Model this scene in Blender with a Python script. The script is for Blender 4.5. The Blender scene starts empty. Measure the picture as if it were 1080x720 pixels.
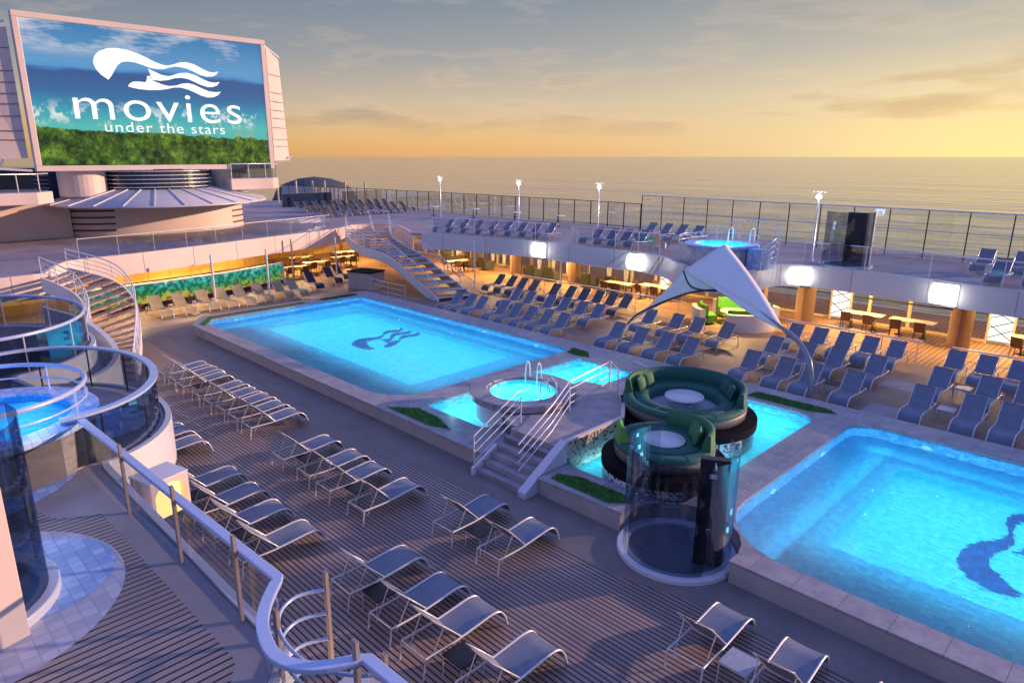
import bpy, bmesh, math, random
from mathutils import Vector, Matrix
from mathutils.geometry import tessellate_polygon
random.seed(4)
S = bpy.context.scene
col = S.collection
R = math.radians
PI = math.pi

# ------------------------------------------------------------------ materials
def nt(name):
    m = bpy.data.materials.new(name); m.use_nodes = True
    t = m.node_tree; t.nodes.clear()
    return m, t
def N(t, typ, **kw):
    n = t.nodes.new(typ)
    for k, v in kw.items():
        if k in ('operation', 'blend_type', 'data_type', 'noise_dimensions', 'wave_type', 'bands_direction', 'feature', 'distribution', 'interpolation', 'mode'):
            setattr(n, k, v)
        else:
            n.inputs[k.replace('_', ' ')].default_value = v
    return n
def L(t, a, b): t.links.new(a, b)
def c4(c): return (c[0], c[1], c[2], 1)
def math_n(t, op, a, b=None):
    n = t.nodes.new('ShaderNodeMath'); n.operation = op
    for i, v in enumerate((a, b)):
        if v is None: continue
        if isinstance(v, (int, float)): n.inputs[i].default_value = v
        else: L(t, v, n.inputs[i])
    return n.outputs[0]
def mixc(t, f, a, b, mode='MIX'):
    n = t.nodes.new('ShaderNodeMix'); n.data_type = 'RGBA'; n.blend_type = mode
    for i, v in ((0, f), (6, a), (7, b)):
        if isinstance(v, (int, float)): n.inputs[i].default_value = v
        elif isinstance(v, tuple): n.inputs[i].default_value = c4(v)
        else: L(t, v, n.inputs[i])
    return n.outputs[2]
def ramp(t, fac, stops, interp='LINEAR'):
    n = t.nodes.new('ShaderNodeValToRGB'); cr = n.color_ramp; cr.interpolation = interp
    while len(cr.elements) < len(stops): cr.elements.new(0.5)
    for e, (p, c) in zip(cr.elements, stops): e.position = p; e.color = c4(c)
    L(t, fac, n.inputs[0]); return n.outputs[0]
def objco(t):
    return t.nodes.new('ShaderNodeTexCoord').outputs['Object']
def noise(t, vec, scale, detail=4, rough=.55):
    n = t.nodes.new('ShaderNodeTexNoise'); n.inputs['Scale'].default_value = scale
    n.inputs['Detail'].default_value = detail; n.inputs['Roughness'].default_value = rough
    if vec is not None: L(t, vec, n.inputs['Vector'])
    return n.outputs['Fac']
def finish(t, base, rough=.5, metal=0, bump=None, bstr=.2, bdist=.01, extra=None):
    p = t.nodes.new('ShaderNodeBsdfPrincipled'); o = t.nodes.new('ShaderNodeOutputMaterial')
    if isinstance(base, tuple): p.inputs['Base Color'].default_value = c4(base)
    else: L(t, base, p.inputs['Base Color'])
    if isinstance(rough, (int, float)): p.inputs['Roughness'].default_value = rough
    else: L(t, rough, p.inputs['Roughness'])
    p.inputs['Metallic'].default_value = metal
    if bump is not None:
        b = t.nodes.new('ShaderNodeBump'); b.inputs['Strength'].default_value = bstr; b.inputs['Distance'].default_value = bdist
        L(t, bump, b.inputs['Height']); L(t, b.outputs[0], p.inputs['Normal'])
    if extra: extra(p)
    L(t, p.outputs[0], o.inputs[0])
def plain(name, c, rough=.5, metal=0, var=.12, scale=3., bump=0.0):
    m, t = nt(name); v = objco(t)
    f = noise(t, v, scale, 5)
    a = tuple(x * (1 - var) for x in c); b = tuple(min(1, x * (1 + var)) for x in c)
    base = ramp(t, f, [(.3, a), (.7, b)])
    rr = math_n(t, 'MULTIPLY_ADD', noise(t, v, scale * 3.1, 3), .2)
    rr.node.inputs[2].default_value = max(.02, rough - .1)
    finish(t, base, rr, metal, noise(t, v, scale * 14, 3) if bump else None, bump)
    return m
def stripes(name, c1, c2, line, axis, pitch=.1, w=.16, rough=.5, ang=0):
    """planks with dark caulking, grain and plank to plank change"""
    m, t = nt(name); v = objco(t)
    sep = t.nodes.new('ShaderNodeSeparateXYZ'); L(t, v, sep.inputs[0])
    a = sep.outputs[1 if axis == 'X' else 0]; al = sep.outputs[0 if axis == 'X' else 1]
    k = math_n(t, 'DIVIDE', a, pitch)
    fr = math_n(t, 'FRACT', k); fl = math_n(t, 'FLOOR', k)
    seam = math_n(t, 'LESS_THAN', fr, w)
    comb = t.nodes.new('ShaderNodeCombineXYZ'); L(t, fl, comb.inputs[0])
    L(t, math_n(t, 'FLOOR', math_n(t, 'DIVIDE', math_n(t, 'ADD', al, math_n(t, 'MULTIPLY', fl, .73)), 2.4)), comb.inputs[1])
    wn = t.nodes.new('ShaderNodeTexWhiteNoise'); L(t, comb.outputs[0], wn.inputs[0])
    g = t.nodes.new('ShaderNodeMapping'); L(t, v, g.inputs[0])
    g.inputs['Scale'].default_value = (1.2, 14, 1) if axis == 'X' else (14, 1.2, 1)
    gr = noise(t, g.outputs[0], 2.5, 5)
    big = noise(t, v, .35, 4)
    f = math_n(t, 'ADD', math_n(t, 'MULTIPLY', gr, .5), math_n(t, 'MULTIPLY', wn.outputs[0], .5))
    base = mixc(t, f, c1, c2)
    base = mixc(t, 1, base, ramp(t, big, [(.32, (.70, .70, .72)), (.5, (.95, .95, .95)), (.68, (1.15, 1.12, 1.08))]), 'MULTIPLY')
    base = mixc(t, seam, base, line)
    finish(t, base, math_n(t, 'ADD', math_n(t, 'MULTIPLY', big, .3), rough - .15), 0, math_n(t, 'SUBTRACT', 1, seam), .25, .004)
    return m
def mosaic(name, cols, size, grout=(.3, .32, .35), rough=.25, gw=.12):
    m, t = nt(name); v = objco(t)
    sc = t.nodes.new('ShaderNodeVectorMath'); sc.operation = 'SCALE'; L(t, v, sc.inputs[0]); sc.inputs['Scale'].default_value = 1 / size
    off = t.nodes.new('ShaderNodeVectorMath'); off.operation = 'ADD'; L(t, sc.outputs[0], off.inputs[0]); off.inputs[1].default_value = (.37, .37, .37)
    fl = t.nodes.new('ShaderNodeVectorMath'); fl.operation = 'FLOOR'; L(t, off.outputs[0], fl.inputs[0])
    fr = t.nodes.new('ShaderNodeVectorMath'); fr.operation = 'FRACTION'; L(t, off.outputs[0], fr.inputs[0])
    wn = t.nodes.new('ShaderNodeTexWhiteNoise'); L(t, fl.outputs[0], wn.inputs[0])
    n = len(cols); base = ramp(t, wn.outputs[0], [(i / n, c) for i, c in enumerate(cols)], 'CONSTANT')
    s = t.nodes.new('ShaderNodeSeparateXYZ'); L(t, fr.outputs[0], s.inputs[0])
    g = math_n(t, 'MAXIMUM', math_n(t, 'LESS_THAN', s.outputs[0], gw), math_n(t, 'LESS_THAN', s.outputs[1], gw))
    base = mixc(t, math_n(t, 'MULTIPLY', g, .6), base, grout)
    finish(t, base, rough)
    return m
def stone(name, c1, c2, rough=.6, joint=.8):
    m, t = nt(name); v = objco(t)
    g = t.nodes.new('ShaderNodeMapping'); L(t, v, g.inputs[0]); g.inputs['Scale'].default_value = (1, 1, 4)
    a = noise(t, g.outputs[0], 2.2, 8, .65); b = noise(t, v, 22, 3)
    s = t.nodes.new('ShaderNodeSeparateXYZ'); L(t, v, s.inputs[0])
    j = math_n(t, 'MAXIMUM', math_n(t, 'LESS_THAN', math_n(t, 'FRACT', math_n(t, 'DIVIDE', s.outputs[0], joint)), .018),
               math_n(t, 'LESS_THAN', math_n(t, 'FRACT', math_n(t, 'DIVIDE', s.outputs[1], joint)), .018))
    f = math_n(t, 'ADD', math_n(t, 'MULTIPLY', a, .75), math_n(t, 'MULTIPLY', b, .25))
    base = ramp(t, f, [(.32, c1), (.62, c2)])
    base = mixc(t, math_n(t, 'MULTIPLY', j, .7), base, tuple(x * .45 for x in c1))
    finish(t, base, rough, 0, f, .3, .01)
    return m
def glass(name, tint, gloss=.12, rough=.02):
    m, t = nt(name)
    tr = t.nodes.new('ShaderNodeBsdfTransparent'); tr.inputs[0].default_value = c4(tint)
    gl = t.nodes.new('ShaderNodeBsdfGlossy'); gl.inputs['Roughness'].default_value = rough; gl.inputs[0].default_value = (.9, .95, 1, 1)
    fr = t.nodes.new('ShaderNodeFresnel'); fr.inputs[0].default_value = 1.45
    f = math_n(t, 'ADD', math_n(t, 'MULTIPLY', fr.outputs[0], .3), gloss * .07)
    mx = t.nodes.new('ShaderNodeMixShader'); L(t, f, mx.inputs[0]); L(t, tr.outputs[0], mx.inputs[1]); L(t, gl.outputs[0], mx.inputs[2])
    o = t.nodes.new('ShaderNodeOutputMaterial'); L(t, mx.outputs[0], o.inputs[0]); return m
def emit(name, c, s):
    m, t = nt(name); e = t.nodes.new('ShaderNodeEmission'); e.inputs[0].default_value = c4(c); e.inputs[1].default_value = s
    o = t.nodes.new('ShaderNodeOutputMaterial'); L(t, e.outputs[0], o.inputs[0]); return m
def fabric(name, c, var=.15, scale=260):
    m, t = nt(name); v = objco(t)
    a = noise(t, v, scale, 2); b = noise(t, v, 4, 4)
    f = math_n(t, 'ADD', math_n(t, 'MULTIPLY', a, .6), math_n(t, 'MULTIPLY', b, .4))
    base = ramp(t, f, [(.35, tuple(x * (1 - var * 1.6) for x in c)), (.65, tuple(x * (1 + var) for x in c))])
    finish(t, base, .75, 0, a, .3, .003)
    return m

M = {}
M['deck'] = stripes('deck_planks', (.29, .21, .185), (.41, .31, .28), (.018, .015, .018), 'X', .105, .31, .5)
M['deck_f'] = stripes('upper_deck_planks', (.30, .24, .225), (.39, .32, .30), (.014, .012, .018), 'Y', .115, .26, .5)
M['deck_warm'] = stripes('teak_planks', (.42, .23, .11), (.52, .30, .15), (.10, .05, .03), 'Y', .2, .2, .5)
M['deck_far'] = stripes('brown_deck_planks', (.25, .16, .12), (.34, .22, .16), (.17, .11, .10), 'X', .16, .12, .55)
M['deck_up'] = stripes('raised_deck_planks', (.33, .27, .28), (.42, .35, .36), (.2, .16, .18), 'X', .2, .1, .55)
M['deck_plain'] = plain('smooth_deck', (.22, .18, .165), .6, 0, .14, 1.2, .1)
M['margin'] = plain('margin_deck', (.30, .28, .30), .6, 0, .12, 1.0, .1)
M['coping'] = stone('coping_stone', (.22, .21, .24), (.40, .38, .40), .5)
M['plinth'] = plain('plinth', (.42, .39, .38), .6, 0, .1, 1.5, .1)
M['white'] = plain('white_paint', (.74, .73, .74), .4, 0, .05, .8, .03)
def _low(p): p.inputs['Specular IOR Level'].default_value = .08
_m, _t = nt('black_plinth'); finish(_t, (.010, .009, .011), .7, extra=_low); M['blackdisc'] = _m
M['salmonwall'] = plain('cream_paint', (.72, .60, .54), .45, 0, .06, .6, .03)
M['fascia'] = plain('fascia_paint', (.62, .64, .70), .35, 0, .06, .5, .02)
M['frame'] = plain('lounger_frame_metal', (.72, .70, .70), .3, .3, .04)
M['rail'] = plain('rail_metal', (.72, .73, .78), .25, .4, .04)
M['railwhite'] = plain('rail_white', (.78, .77, .78), .3, .1, .04)
M['post'] = plain('brown_post', (.36, .29, .26), .45, .2, .06)
M['darkmetal'] = plain('dark_metal', (.035, .035, .045), .35, .4, .1)
M['sling'] = fabric('grey_sling', (.195, .225, .29))
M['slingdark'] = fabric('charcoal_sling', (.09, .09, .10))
M['slingtan'] = fabric('tan_sling', (.40, .31, .15))
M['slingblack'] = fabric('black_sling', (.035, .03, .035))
M['blacktop'] = plain('black_table_top', (.013, .011, .012), .5, 0, .2, 10)
M['greytop'] = plain('grey_table_top', (.38, .40, .46), .35, 0, .1, 10)
M['glass'] = glass('blue_glass', (.82, .86, .90))
M['glassdark'] = glass('smoked_glass', (.56, .61, .67), .25)
M['glassclear'] = glass('clear_glass', (.88, .91, .95), .3)
M['glasswin'] = glass('window_glass', (.84, .83, .80), .2)
M['grass'] = plain('turf', (.06, .20, .03), .9, 0, .4, 30, .8)
M['teal'] = fabric('teal_cushion', (.02, .125, .095), .12, 60)
M['green'] = fabric('green_cushion', (.05, .19, .075), .12, 60)
M['lime'] = fabric('lime_cushion', (.10, .36, .05), .12, 60)
M['woodgrey'] = stripes('grey_wood_band', (.13, .11, .105), (.18, .155, .145), (.10, .08, .08), 'X', .5, .02, .5)
M['mosaicbw'] = mosaic('white_black_mosaic', [(.75, .78, .85), (.62, .66, .75), (.06, .06, .09), (.8, .82, .88)], .05)
M['mosaicbrown'] = mosaic('brown_mosaic', [(.55, .42, .33), (.62, .5, .42), (.12, .08, .07), (.48, .36, .3)], .07)
M['mosaicdark'] = mosaic('dark_mosaic', [(.03, .04, .07), (.06, .07, .11), (.02, .02, .04)], .05)
M['tileblue'] = mosaic('blue_floor_tiles', [(.25, .42, .75), (.38, .55, .85), (.45, .62, .90), (.30, .46, .78)], .16, (.2, .28, .45), .4)
M['tilegrey'] = mosaic('grey_floor_tiles', [(.42, .43, .52), (.48, .49, .58), (.54, .54, .62)], .18, (.34, .35, .42), .5)
M['stonewall'] = stone('grey_stone_cladding', (.18, .16, .16), (.40, .36, .35), .7, 50)
M['bark'] = stone('brown_column', (.26, .15, .09), (.42, .26, .16), .6, 50)
M['poolin_lit'] = mosaic('pool_floor_lit_tiles', [(.055, .54, .74), (.07, .60, .79), (.045, .51, .72), (.085, .63, .81)], .12, (.04, .48, .68), .4, .1)  # lighter than the ledge: the brightly lit pool centre is put into the tile colour
M['poolledge'] = mosaic('pool_ledge_tiles', [(.04, .33, .62), (.05, .36, .65), (.03, .30, .59), (.055, .39, .68)], .12, (.02, .27, .55), .4, .1)  # darker than the floor tiles, so the pool border looks less lit
M['poolband'] = mosaic('pool_wall_tiles', [(.10, .32, .66), (.14, .42, .76), (.20, .5, .80), (.08, .28, .6)], .1, (.1, .3, .5), .3)
M['shallow'] = mosaic('shallow_pool_tiles', [(.08, .66, .78), (.11, .72, .82), (.06, .60, .75)], .16, (.06, .55, .7), .4, .1)
M['emblem'] = mosaic('navy_emblem_tiles', [(.0, .05, .30), (.0, .07, .38), (.0, .04, .24)], .12, (.002, .03, .12), .4)
M['lampwhite'] = emit('lit_fixture', (1, .93, .82), 3.5)
M['lampcool'] = emit('lit_lamp_head', (.88, .94, 1), 22)
M['lampwarm'] = emit('warm_lamp', (1, .62, .22), 10)
M['lampamber'] = emit('amber_diffuser', (1, .62, .18), 2.2)
M['poollamp'] = emit('pool_lamp_glow', (.25, .85, 1), .95)
M['yellow'] = plain('yellow_mullion', (.70, .55, .30), .5, 0, .05)
M['canvas'] = fabric('white_canvas', (.86, .83, .77), .04, 30)
M['tabletop'] = plain('pale_table_top', (.75, .68, .50), .4, 0, .05)
M['chairbrown'] = plain('brown_wicker', (.10, .05, .035), .6, 0, .3, 20)
M['darkgreen'] = plain('olive_upholstery', (.05, .055, .03), .8, 0, .3, 6)
M['redbrown'] = plain('dark_red_slot', (.10, .02, .018), .5)
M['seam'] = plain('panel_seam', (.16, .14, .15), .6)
M['woodwall'] = stripes('gold_wood_wall', (.50, .30, .08), (.62, .40, .12), (.25, .13, .04), 'X', 1.3, .03, .4)
M['navy'] = plain('navy_glazing', (.02, .04, .09), .15, 0, .2)
M['railblue'] = plain('pale_blue_rail', (.48, .58, .80), .25, .2, .04)
M['post2'] = plain('bronze_tread', (.42, .30, .22), .5, 0, .15, 2)
M['slatdark'] = stripes('dark_slats', (.14, .12, .15), (.2, .18, .22), (.01, .01, .02), 'Y', .2, .35, .5)
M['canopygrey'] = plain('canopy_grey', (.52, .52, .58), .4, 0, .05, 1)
M['polegrey'] = plain('pole_grey', (.28, .28, .31), .35, .3, .05)
M['dome'] = plain('grey_green_dome', (.07, .09, .10), .8, 0, .3, .05)

def water_mat(name, tint, sc=4.0, bs=.2):
    m, t = nt(name); v = objco(t)
    g = t.nodes.new('ShaderNodeMapping'); L(t, v, g.inputs[0]); g.inputs['Rotation'].default_value = (0, 0, R(20)); g.inputs['Scale'].default_value = (1, 2.4, 1)
    lo = noise(t, g.outputs[0], sc, 1.0, .45); hi = noise(t, g.outputs[0], sc * 2.2, 4, .7)
    def bmp(h, st, di):
        bp = t.nodes.new('ShaderNodeBump'); bp.inputs['Strength'].default_value = st; bp.inputs['Distance'].default_value = di; L(t, h, bp.inputs['Height']); return bp.outputs[0]
    bl = bmp(lo, .5, .035); bh = bmp(math_n(t, 'ADD', lo, hi), .8, .12)
    rf = t.nodes.new('ShaderNodeBsdfRefraction'); rf.inputs['IOR'].default_value = 1.33; rf.inputs[0].default_value = c4(tint); rf.inputs['Roughness'].default_value = 0
    gl = t.nodes.new('ShaderNodeBsdfGlossy'); gl.inputs['Roughness'].default_value = .03
    fr = t.nodes.new('ShaderNodeFresnel'); fr.inputs[0].default_value = 1.33
    L(t, bl, rf.inputs['Normal']); L(t, bh, gl.inputs['Normal']); L(t, bh, fr.inputs['Normal'])
    mx = t.nodes.new('ShaderNodeMixShader'); L(t, math_n(t, 'MULTIPLY', fr.outputs[0], 1.5), mx.inputs[0]); L(t, rf.outputs[0], mx.inputs[1]); L(t, gl.outputs[0], mx.inputs[2])
    tr = t.nodes.new('ShaderNodeBsdfTransparent'); tr.inputs[0].default_value = c4(tint)
    m2 = t.nodes.new('ShaderNodeMixShader'); m2.inputs[0].default_value = .0; L(t, mx.outputs[0], m2.inputs[1]); L(t, tr.outputs[0], m2.inputs[2])
    o = t.nodes.new('ShaderNodeOutputMaterial'); L(t, m2.outputs[0], o.inputs[0]); return m
M['water'] = water_mat('pool_water', (.80, .97, 1))

# ------------------------------------------------------------------ mesh builder
class MB:
    def __init__(s): s.v = []; s.f = []; s.sm = []
    def add(s, vs, fs, smooth=False):
        o = len(s.v); s.v += [tuple(v) for v in vs]; s.f += [tuple(i + o for i in f) for f in fs]; s.sm += [smooth] * len(fs); return s
    def box(s, x0, x1, y0, y1, z0, z1):
        s.add([(x0, y0, z0), (x1, y0, z0), (x1, y1, z0), (x0, y1, z0), (x0, y0, z1), (x1, y0, z1), (x1, y1, z1), (x0, y1, z1)],
              [(3, 2, 1, 0), (4, 5, 6, 7), (0, 1, 5, 4), (1, 2, 6, 5), (2, 3, 7, 6), (3, 0, 4, 7)]); return s
    def obox(s, c, ax, hx, hy, z0, z1):
        """box with its local x along the 2D direction ax"""
        a = Vector(ax).normalized(); b = Vector((-a.y, a.x)); c = Vector(c)
        q = [c - a * hx - b * hy, c + a * hx - b * hy, c + a * hx + b * hy, c - a * hx + b * hy]
        s.prism([(p.x, p.y) for p in q], z0, z1); return s
    def prism(s, poly, z0, z1, holes=()):
        loops = [list(poly)] + [list(h) for h in holes]
        pts = [p for l in loops for p in l]; n = len(pts)
        tris = tessellate_polygon([[Vector((p[0], p[1], 0)) for p in l] for l in loops])
        vs = [(p[0], p[1], z1) for p in pts]
        fs = []
        for t in tris:
            a, b, c = [Vector(pts[i]) for i in t]
            up = (b.x - a.x) * (c.y - a.y) - (b.y - a.y) * (c.x - a.x) > 0
            fs.append(tuple(t) if up else tuple(reversed(t)))
        if z0 is not None and z0 != z1:
            vs += [(p[0], p[1], z0) for p in pts]
            fs += [tuple(i + n for i in reversed(f)) for f in list(fs)]
            o = 0
            for li, l in enumerate(loops):
                A = sum(l[i][0] * l[(i + 1) % len(l)][1] - l[(i + 1) % len(l)][0] * l[i][1] for i in range(len(l)))
                ccw = A > 0
                if li: ccw = not ccw
                for i in range(len(l)):
                    a, b = o + i, o + (i + 1) % len(l)
                    fs.append((a + n, b + n, b, a) if ccw else (b + n, a + n, a, b))
                o += len(l)
        s.add(vs, fs); return s
    def tube(s, pts, r, n=6, closed=False, cap=True):
        P = [Vector(p) for p in pts]; m = len(P); rings = []
        up = Vector((0, 0, 1)); prev = None
        for i, p in enumerate(P):
            if closed: d = P[(i + 1) % m] - P[i - 1]
            else: d = P[min(i + 1, m - 1)] - P[max(i - 1, 0)]
            d.normalize()
            if prev is None:
                x = d.cross(up)
                if x.length < .05: x = d.cross(Vector((1, 0, 0)))
            else:
                x = prev - d * prev.dot(d)
                if x.length < .01: x = d.cross(up)
            x.normalize(); y = d.cross(x); prev = x
            rr = r[i] if isinstance(r, (list, tuple)) else r
            rings.append([p + (x * math.cos(2 * PI * k / n) + y * math.sin(2 * PI * k / n)) * rr for k in range(n)])
        vs = [v for ring in rings for v in ring]; fs = []
        for i in range(m if closed else m - 1):
            j = (i + 1) % m
            for k in range(n):
                k2 = (k + 1) % n; fs.append((i * n + k, i * n + k2, j * n + k2, j * n + k))
        s.add(vs, fs, True)
        if cap and not closed:
            s.add(rings[0], [tuple(range(n))]); s.add(rings[-1], [tuple(reversed(range(n)))])
        return s
    def bar(s, a, b, w, h=None):
        a = Vector(a); b = Vector(b); d = (b - a).normalized(); h = h or w
        x = d.cross(Vector((0, 0, 1)))
        if x.length < .05: x = Vector((1, 0, 0))
        x.normalize(); y = d.cross(x).normalized()
        vs = []
        for p in (a, b):
            for sx, sy in ((-1, -1), (1, -1), (1, 1), (-1, 1)): vs.append(p + x * sx * w / 2 + y * sy * h / 2)
        s.add(vs, [(0, 1, 2, 3), (7, 6, 5, 4), (0, 4, 5, 1), (1, 5, 6, 2), (2, 6, 7, 3), (3, 7, 4, 0)]); return s
    def lathe(s, prof, c=(0, 0), a0=0, a1=2 * PI, n=48, rx=1., ry=1., smooth=True):
        full = abs(a1 - a0 - 2 * PI) < 1e-6; m = n if full else n + 1; k = len(prof)
        vs = []
        for i in range(m):
            a = a0 + (a1 - a0) * i / n
            for r, z in prof: vs.append((c[0] + r * rx * math.cos(a), c[1] + r * ry * math.sin(a), z))
        fs = []
        for i in range(n):
            j = (i + 1) % m
            for q in range(k - 1): fs.append((i * k + q, j * k + q, j * k + q + 1, i * k + q + 1))
        s.add(vs, fs, smooth)
        return s
    def solid_arc(s, r0, r1, z0, z1, c=(0, 0), a0=0, a1=2 * PI, n=48, rx=1., ry=1.):
        full = abs(a1 - a0 - 2 * PI) < 1e-6
        s.lathe([(r0, z0), (r1, z0), (r1, z1), (r0, z1), (r0, z0)], c, a0, a1, n, rx, ry, False)
        if not full:
            for a, o in ((a0, 1), (a1, 0)):
                q = [(c[0] + r * rx * math.cos(a), c[1] + r * ry * math.sin(a), z) for r, z in ((r0, z0), (r1, z0), (r1, z1), (r0, z1))]
                s.add(q, [(0, 1, 2, 3) if o else (3, 2, 1, 0)])
        return s
    def ribbon(s, pts, th, z0, z1):
        """wall of thickness th along a 2D path (to the left side); z0, z1 numbers or lists"""
        P = [Vector(p) for p in pts]; n = len(P); Q = []
        for i in range(n):
            d = (P[min(i + 1, n - 1)] - P[max(i - 1, 0)]).normalized(); Q.append(P[i] + Vector((-d.y, d.x)) * th)
        za = z0 if isinstance(z0, list) else [z0] * n; zb = z1 if isinstance(z1, list) else [z1] * n
        vs = []
        for i in range(n):
            vs += [(P[i].x, P[i].y, za[i]), (P[i].x, P[i].y, zb[i]), (Q[i].x, Q[i].y, zb[i]), (Q[i].x, Q[i].y, za[i])]
        fs = []
        for i in range(n - 1):
            a = i * 4; b = a + 4
            for k in range(4): fs.append((a + k, a + (k + 1) % 4, b + (k + 1) % 4, b + k))
        fs += [(3, 2, 1, 0), tuple((n - 1) * 4 + k for k in range(4))]
        s.add(vs, fs); return s
    def build(s, name, mat, parent=None, bevel=0):
        me = bpy.data.meshes.new(name); me.from_pydata(s.v, [], s.f); me.validate()
        if len(s.sm) == len(me.polygons): me.polygons.foreach_set('use_smooth', s.sm)
        me.materials.append(M[mat] if isinstance(mat, str) else mat); me.update()
        o = bpy.data.objects.new(name, me); col.objects.link(o); o.parent = parent
        if bevel:
            b = o.modifiers.new('edge', 'BEVEL'); b.width = bevel; b.segments = 2; b.limit_method = 'ANGLE'
        return o

def tag(o, label=None, cat=None, group=None, kind=None):
    if label: o['label'] = label
    if cat: o['category'] = cat
    if group: o['group'] = group
    if kind: o['kind'] = kind
    return o
def empty(name, loc=(0, 0, 0), rz=0, label=None, cat=None, group=None):
    o = bpy.data.objects.new(name, None); col.objects.link(o); o.location = loc; o.rotation_euler = (0, 0, rz)
    o.empty_display_size = .1
    return tag(o, label, cat, group)
KIDS = {}
def copy_tree(o, parent=None):
    c = o.copy(); col.objects.link(c); c.parent = parent
    for ch in list(o.children): copy_tree(ch, c)
    return c
def spline(pts, k=6, closed=False):
    P = [Vector(p) for p in pts]; n = len(P); out = []
    rng = range(n if closed else n - 1)
    for i in rng:
        p0 = P[(i - 1) % n] if closed else P[max(i - 1, 0)]; p1 = P[i]; p2 = P[(i + 1) % n]; p3 = P[(i + 2) % n] if closed else P[min(i + 2, n - 1)]
        for j in range(k):
            u = j / k
            out.append(.5 * ((2 * p1) + (p2 - p0) * u + (2 * p0 - 5 * p1 + 4 * p2 - p3) * u * u + (3 * p1 - p0 - 3 * p2 + p3) * u ** 3))
    if not closed: out.append(P[-1])
    return [tuple(p) for p in out]
def rrect(x0, x1, y0, y1, r, k=6):
    rs = r if isinstance(r, (list, tuple)) else (r,) * 4   # corners: x0y0, x1y0, x1y1, x0y1
    out = []
    for (cx, cy, a, rr) in ((x0, y0, PI, rs[0]), (x1, y0, 1.5 * PI, rs[1]), (x1, y1, 0, rs[2]), (x0, y1, .5 * PI, rs[3])):
        sx = 1 if cx == x0 else -1; sy = 1 if cy == y0 else -1
        ccx, ccy = cx + sx * rr, cy + sy * rr
        for j in range(k + 1):
            t = a + .5 * PI * j / k; out.append((ccx + rr * math.cos(t), ccy + rr * math.sin(t)))
    return out
def circ(c, r, n=48, ry=None):
    return [(c[0] + r * math.cos(2 * PI * i / n), c[1] + (ry or r) * math.sin(2 * PI * i / n)) for i in range(n)]
def posts_along(mb, pts, z0, z1, every, r, box=False):
    P = [Vector(p[:2]) for p in pts]; acc = 0; nxt = 0
    for i in range(len(P) - 1):
        d = P[i + 1] - P[i]; l = d.length
        while l > 0 and nxt <= acc + l + 1e-6:
            p = P[i] + d * ((nxt - acc) / l)
            mb.tube([(p.x, p.y, z0), (p.x, p.y, z1)], r, 6); nxt += every
        acc += l
def posts_parts(root, pts, z0, z1, every, r, mat):
    P = [Vector(p[:2]) for p in pts]; acc = 0; nxt = 0; first = None
    for i in range(len(P) - 1):
        d = P[i + 1] - P[i]; l = d.length
        while nxt <= acc + l + 1e-6:
            p = P[i] + d * ((nxt - acc) / l)
            if first is None: first = MB().tube([(0, 0, z0), (0, 0, z1)], r, 6).build('post', mat, root); o = first
            else: o = first.copy(); col.objects.link(o)
            o.location = (p.x, p.y, 0); nxt += every
        acc += l
def sheet(name, poly, z, mat, holes=(), kind='structure'):
    o = MB().prism(poly, None, z, holes).build(name, mat); return tag(o, kind=kind)

# ------------------------------------------------------------------ camera
f_px = 719.0; PITCH = math.atan(195 / f_px)
cam = bpy.data.cameras.new('camera'); co = bpy.data.objects.new('camera', cam); col.objects.link(co)
co.location = (0, 0, 8)
hx, hy = -math.sin(R(46)), math.cos(R(46))
d = Vector((hx * math.cos(PITCH), hy * math.cos(PITCH), -math.sin(PITCH)))
co.rotation_euler = d.to_track_quat('-Z', 'Y').to_euler()
cam.sensor_width = 36; cam.lens = f_px / 1080 * 36; cam.shift_x = .0185; cam.clip_start = .1; cam.clip_end = 60000
S.camera = co

# ------------------------------------------------------------------ world and sun
def az(deg):    # horizontal direction, degrees to the right of the view
    a = R(46 - deg); return Vector((-math.sin(a), math.cos(a), 0))
SUN_AZ, SUN_EL = 78, 11
sd = az(SUN_AZ) * math.cos(R(SUN_EL)) + Vector((0, 0, math.sin(R(SUN_EL))))
sl = bpy.data.lights.new('sun', 'SUN'); so = bpy.data.objects.new('sun', sl); col.objects.link(so)
sl.energy = 4.2; sl.angle = R(.8); sl.color = (1, .62, .42)
so.rotation_euler = (-sd).to_track_quat('-Z', 'Y').to_euler(); so.location = (0, 0, 30)
W = bpy.data.worlds.new('World'); S.world = W; W.use_nodes = True
t = W.node_tree; t.nodes.clear()
tc = t.nodes.new('ShaderNodeTexCoord').outputs['Generated']
nrm = t.nodes.new('ShaderNodeVectorMath'); nrm.operation = 'NORMALIZE'; L(t, tc, nrm.inputs[0]); dv = nrm.outputs[0]
sp = t.nodes.new('ShaderNodeSeparateXYZ'); L(t, dv, sp.inputs[0]); zz = sp.outputs[2]
el = ramp(t, zz, [(0, (.60, .31, .11)), (.022, (.63, .36, .14)), (.07, (.47, .36, .25)), (.13, (.26, .255, .265)), (.20, (.15, .19, .24)), (.40, (.20, .26, .56)), (1, (.20, .28, .78))])
anti = ramp(t, zz, [(0, (.24, .24, .40)), (.2, (.20, .24, .48)), (.5, (.18, .25, .62)), (1, (.20, .28, .78))])
gd = t.nodes.new('ShaderNodeVectorMath'); gd.operation = 'DOT_PRODUCT'; L(t, dv, gd.inputs[0]); g_ = az(36); gd.inputs[1].default_value = g_
gp = math_n(t, 'MAXIMUM', gd.outputs['Value'], 0)
el = mixc(t, ramp(t, math_n(t, 'ADD', math_n(t, 'MULTIPLY', gd.outputs['Value'], .5), .5), [(.30, (1, 1, 1)), (.62, (0, 0, 0))]), el, anti)
glow1 = math_n(t, 'POWER', gp, 9); glow2 = math_n(t, 'POWER', gp, 60)
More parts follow.
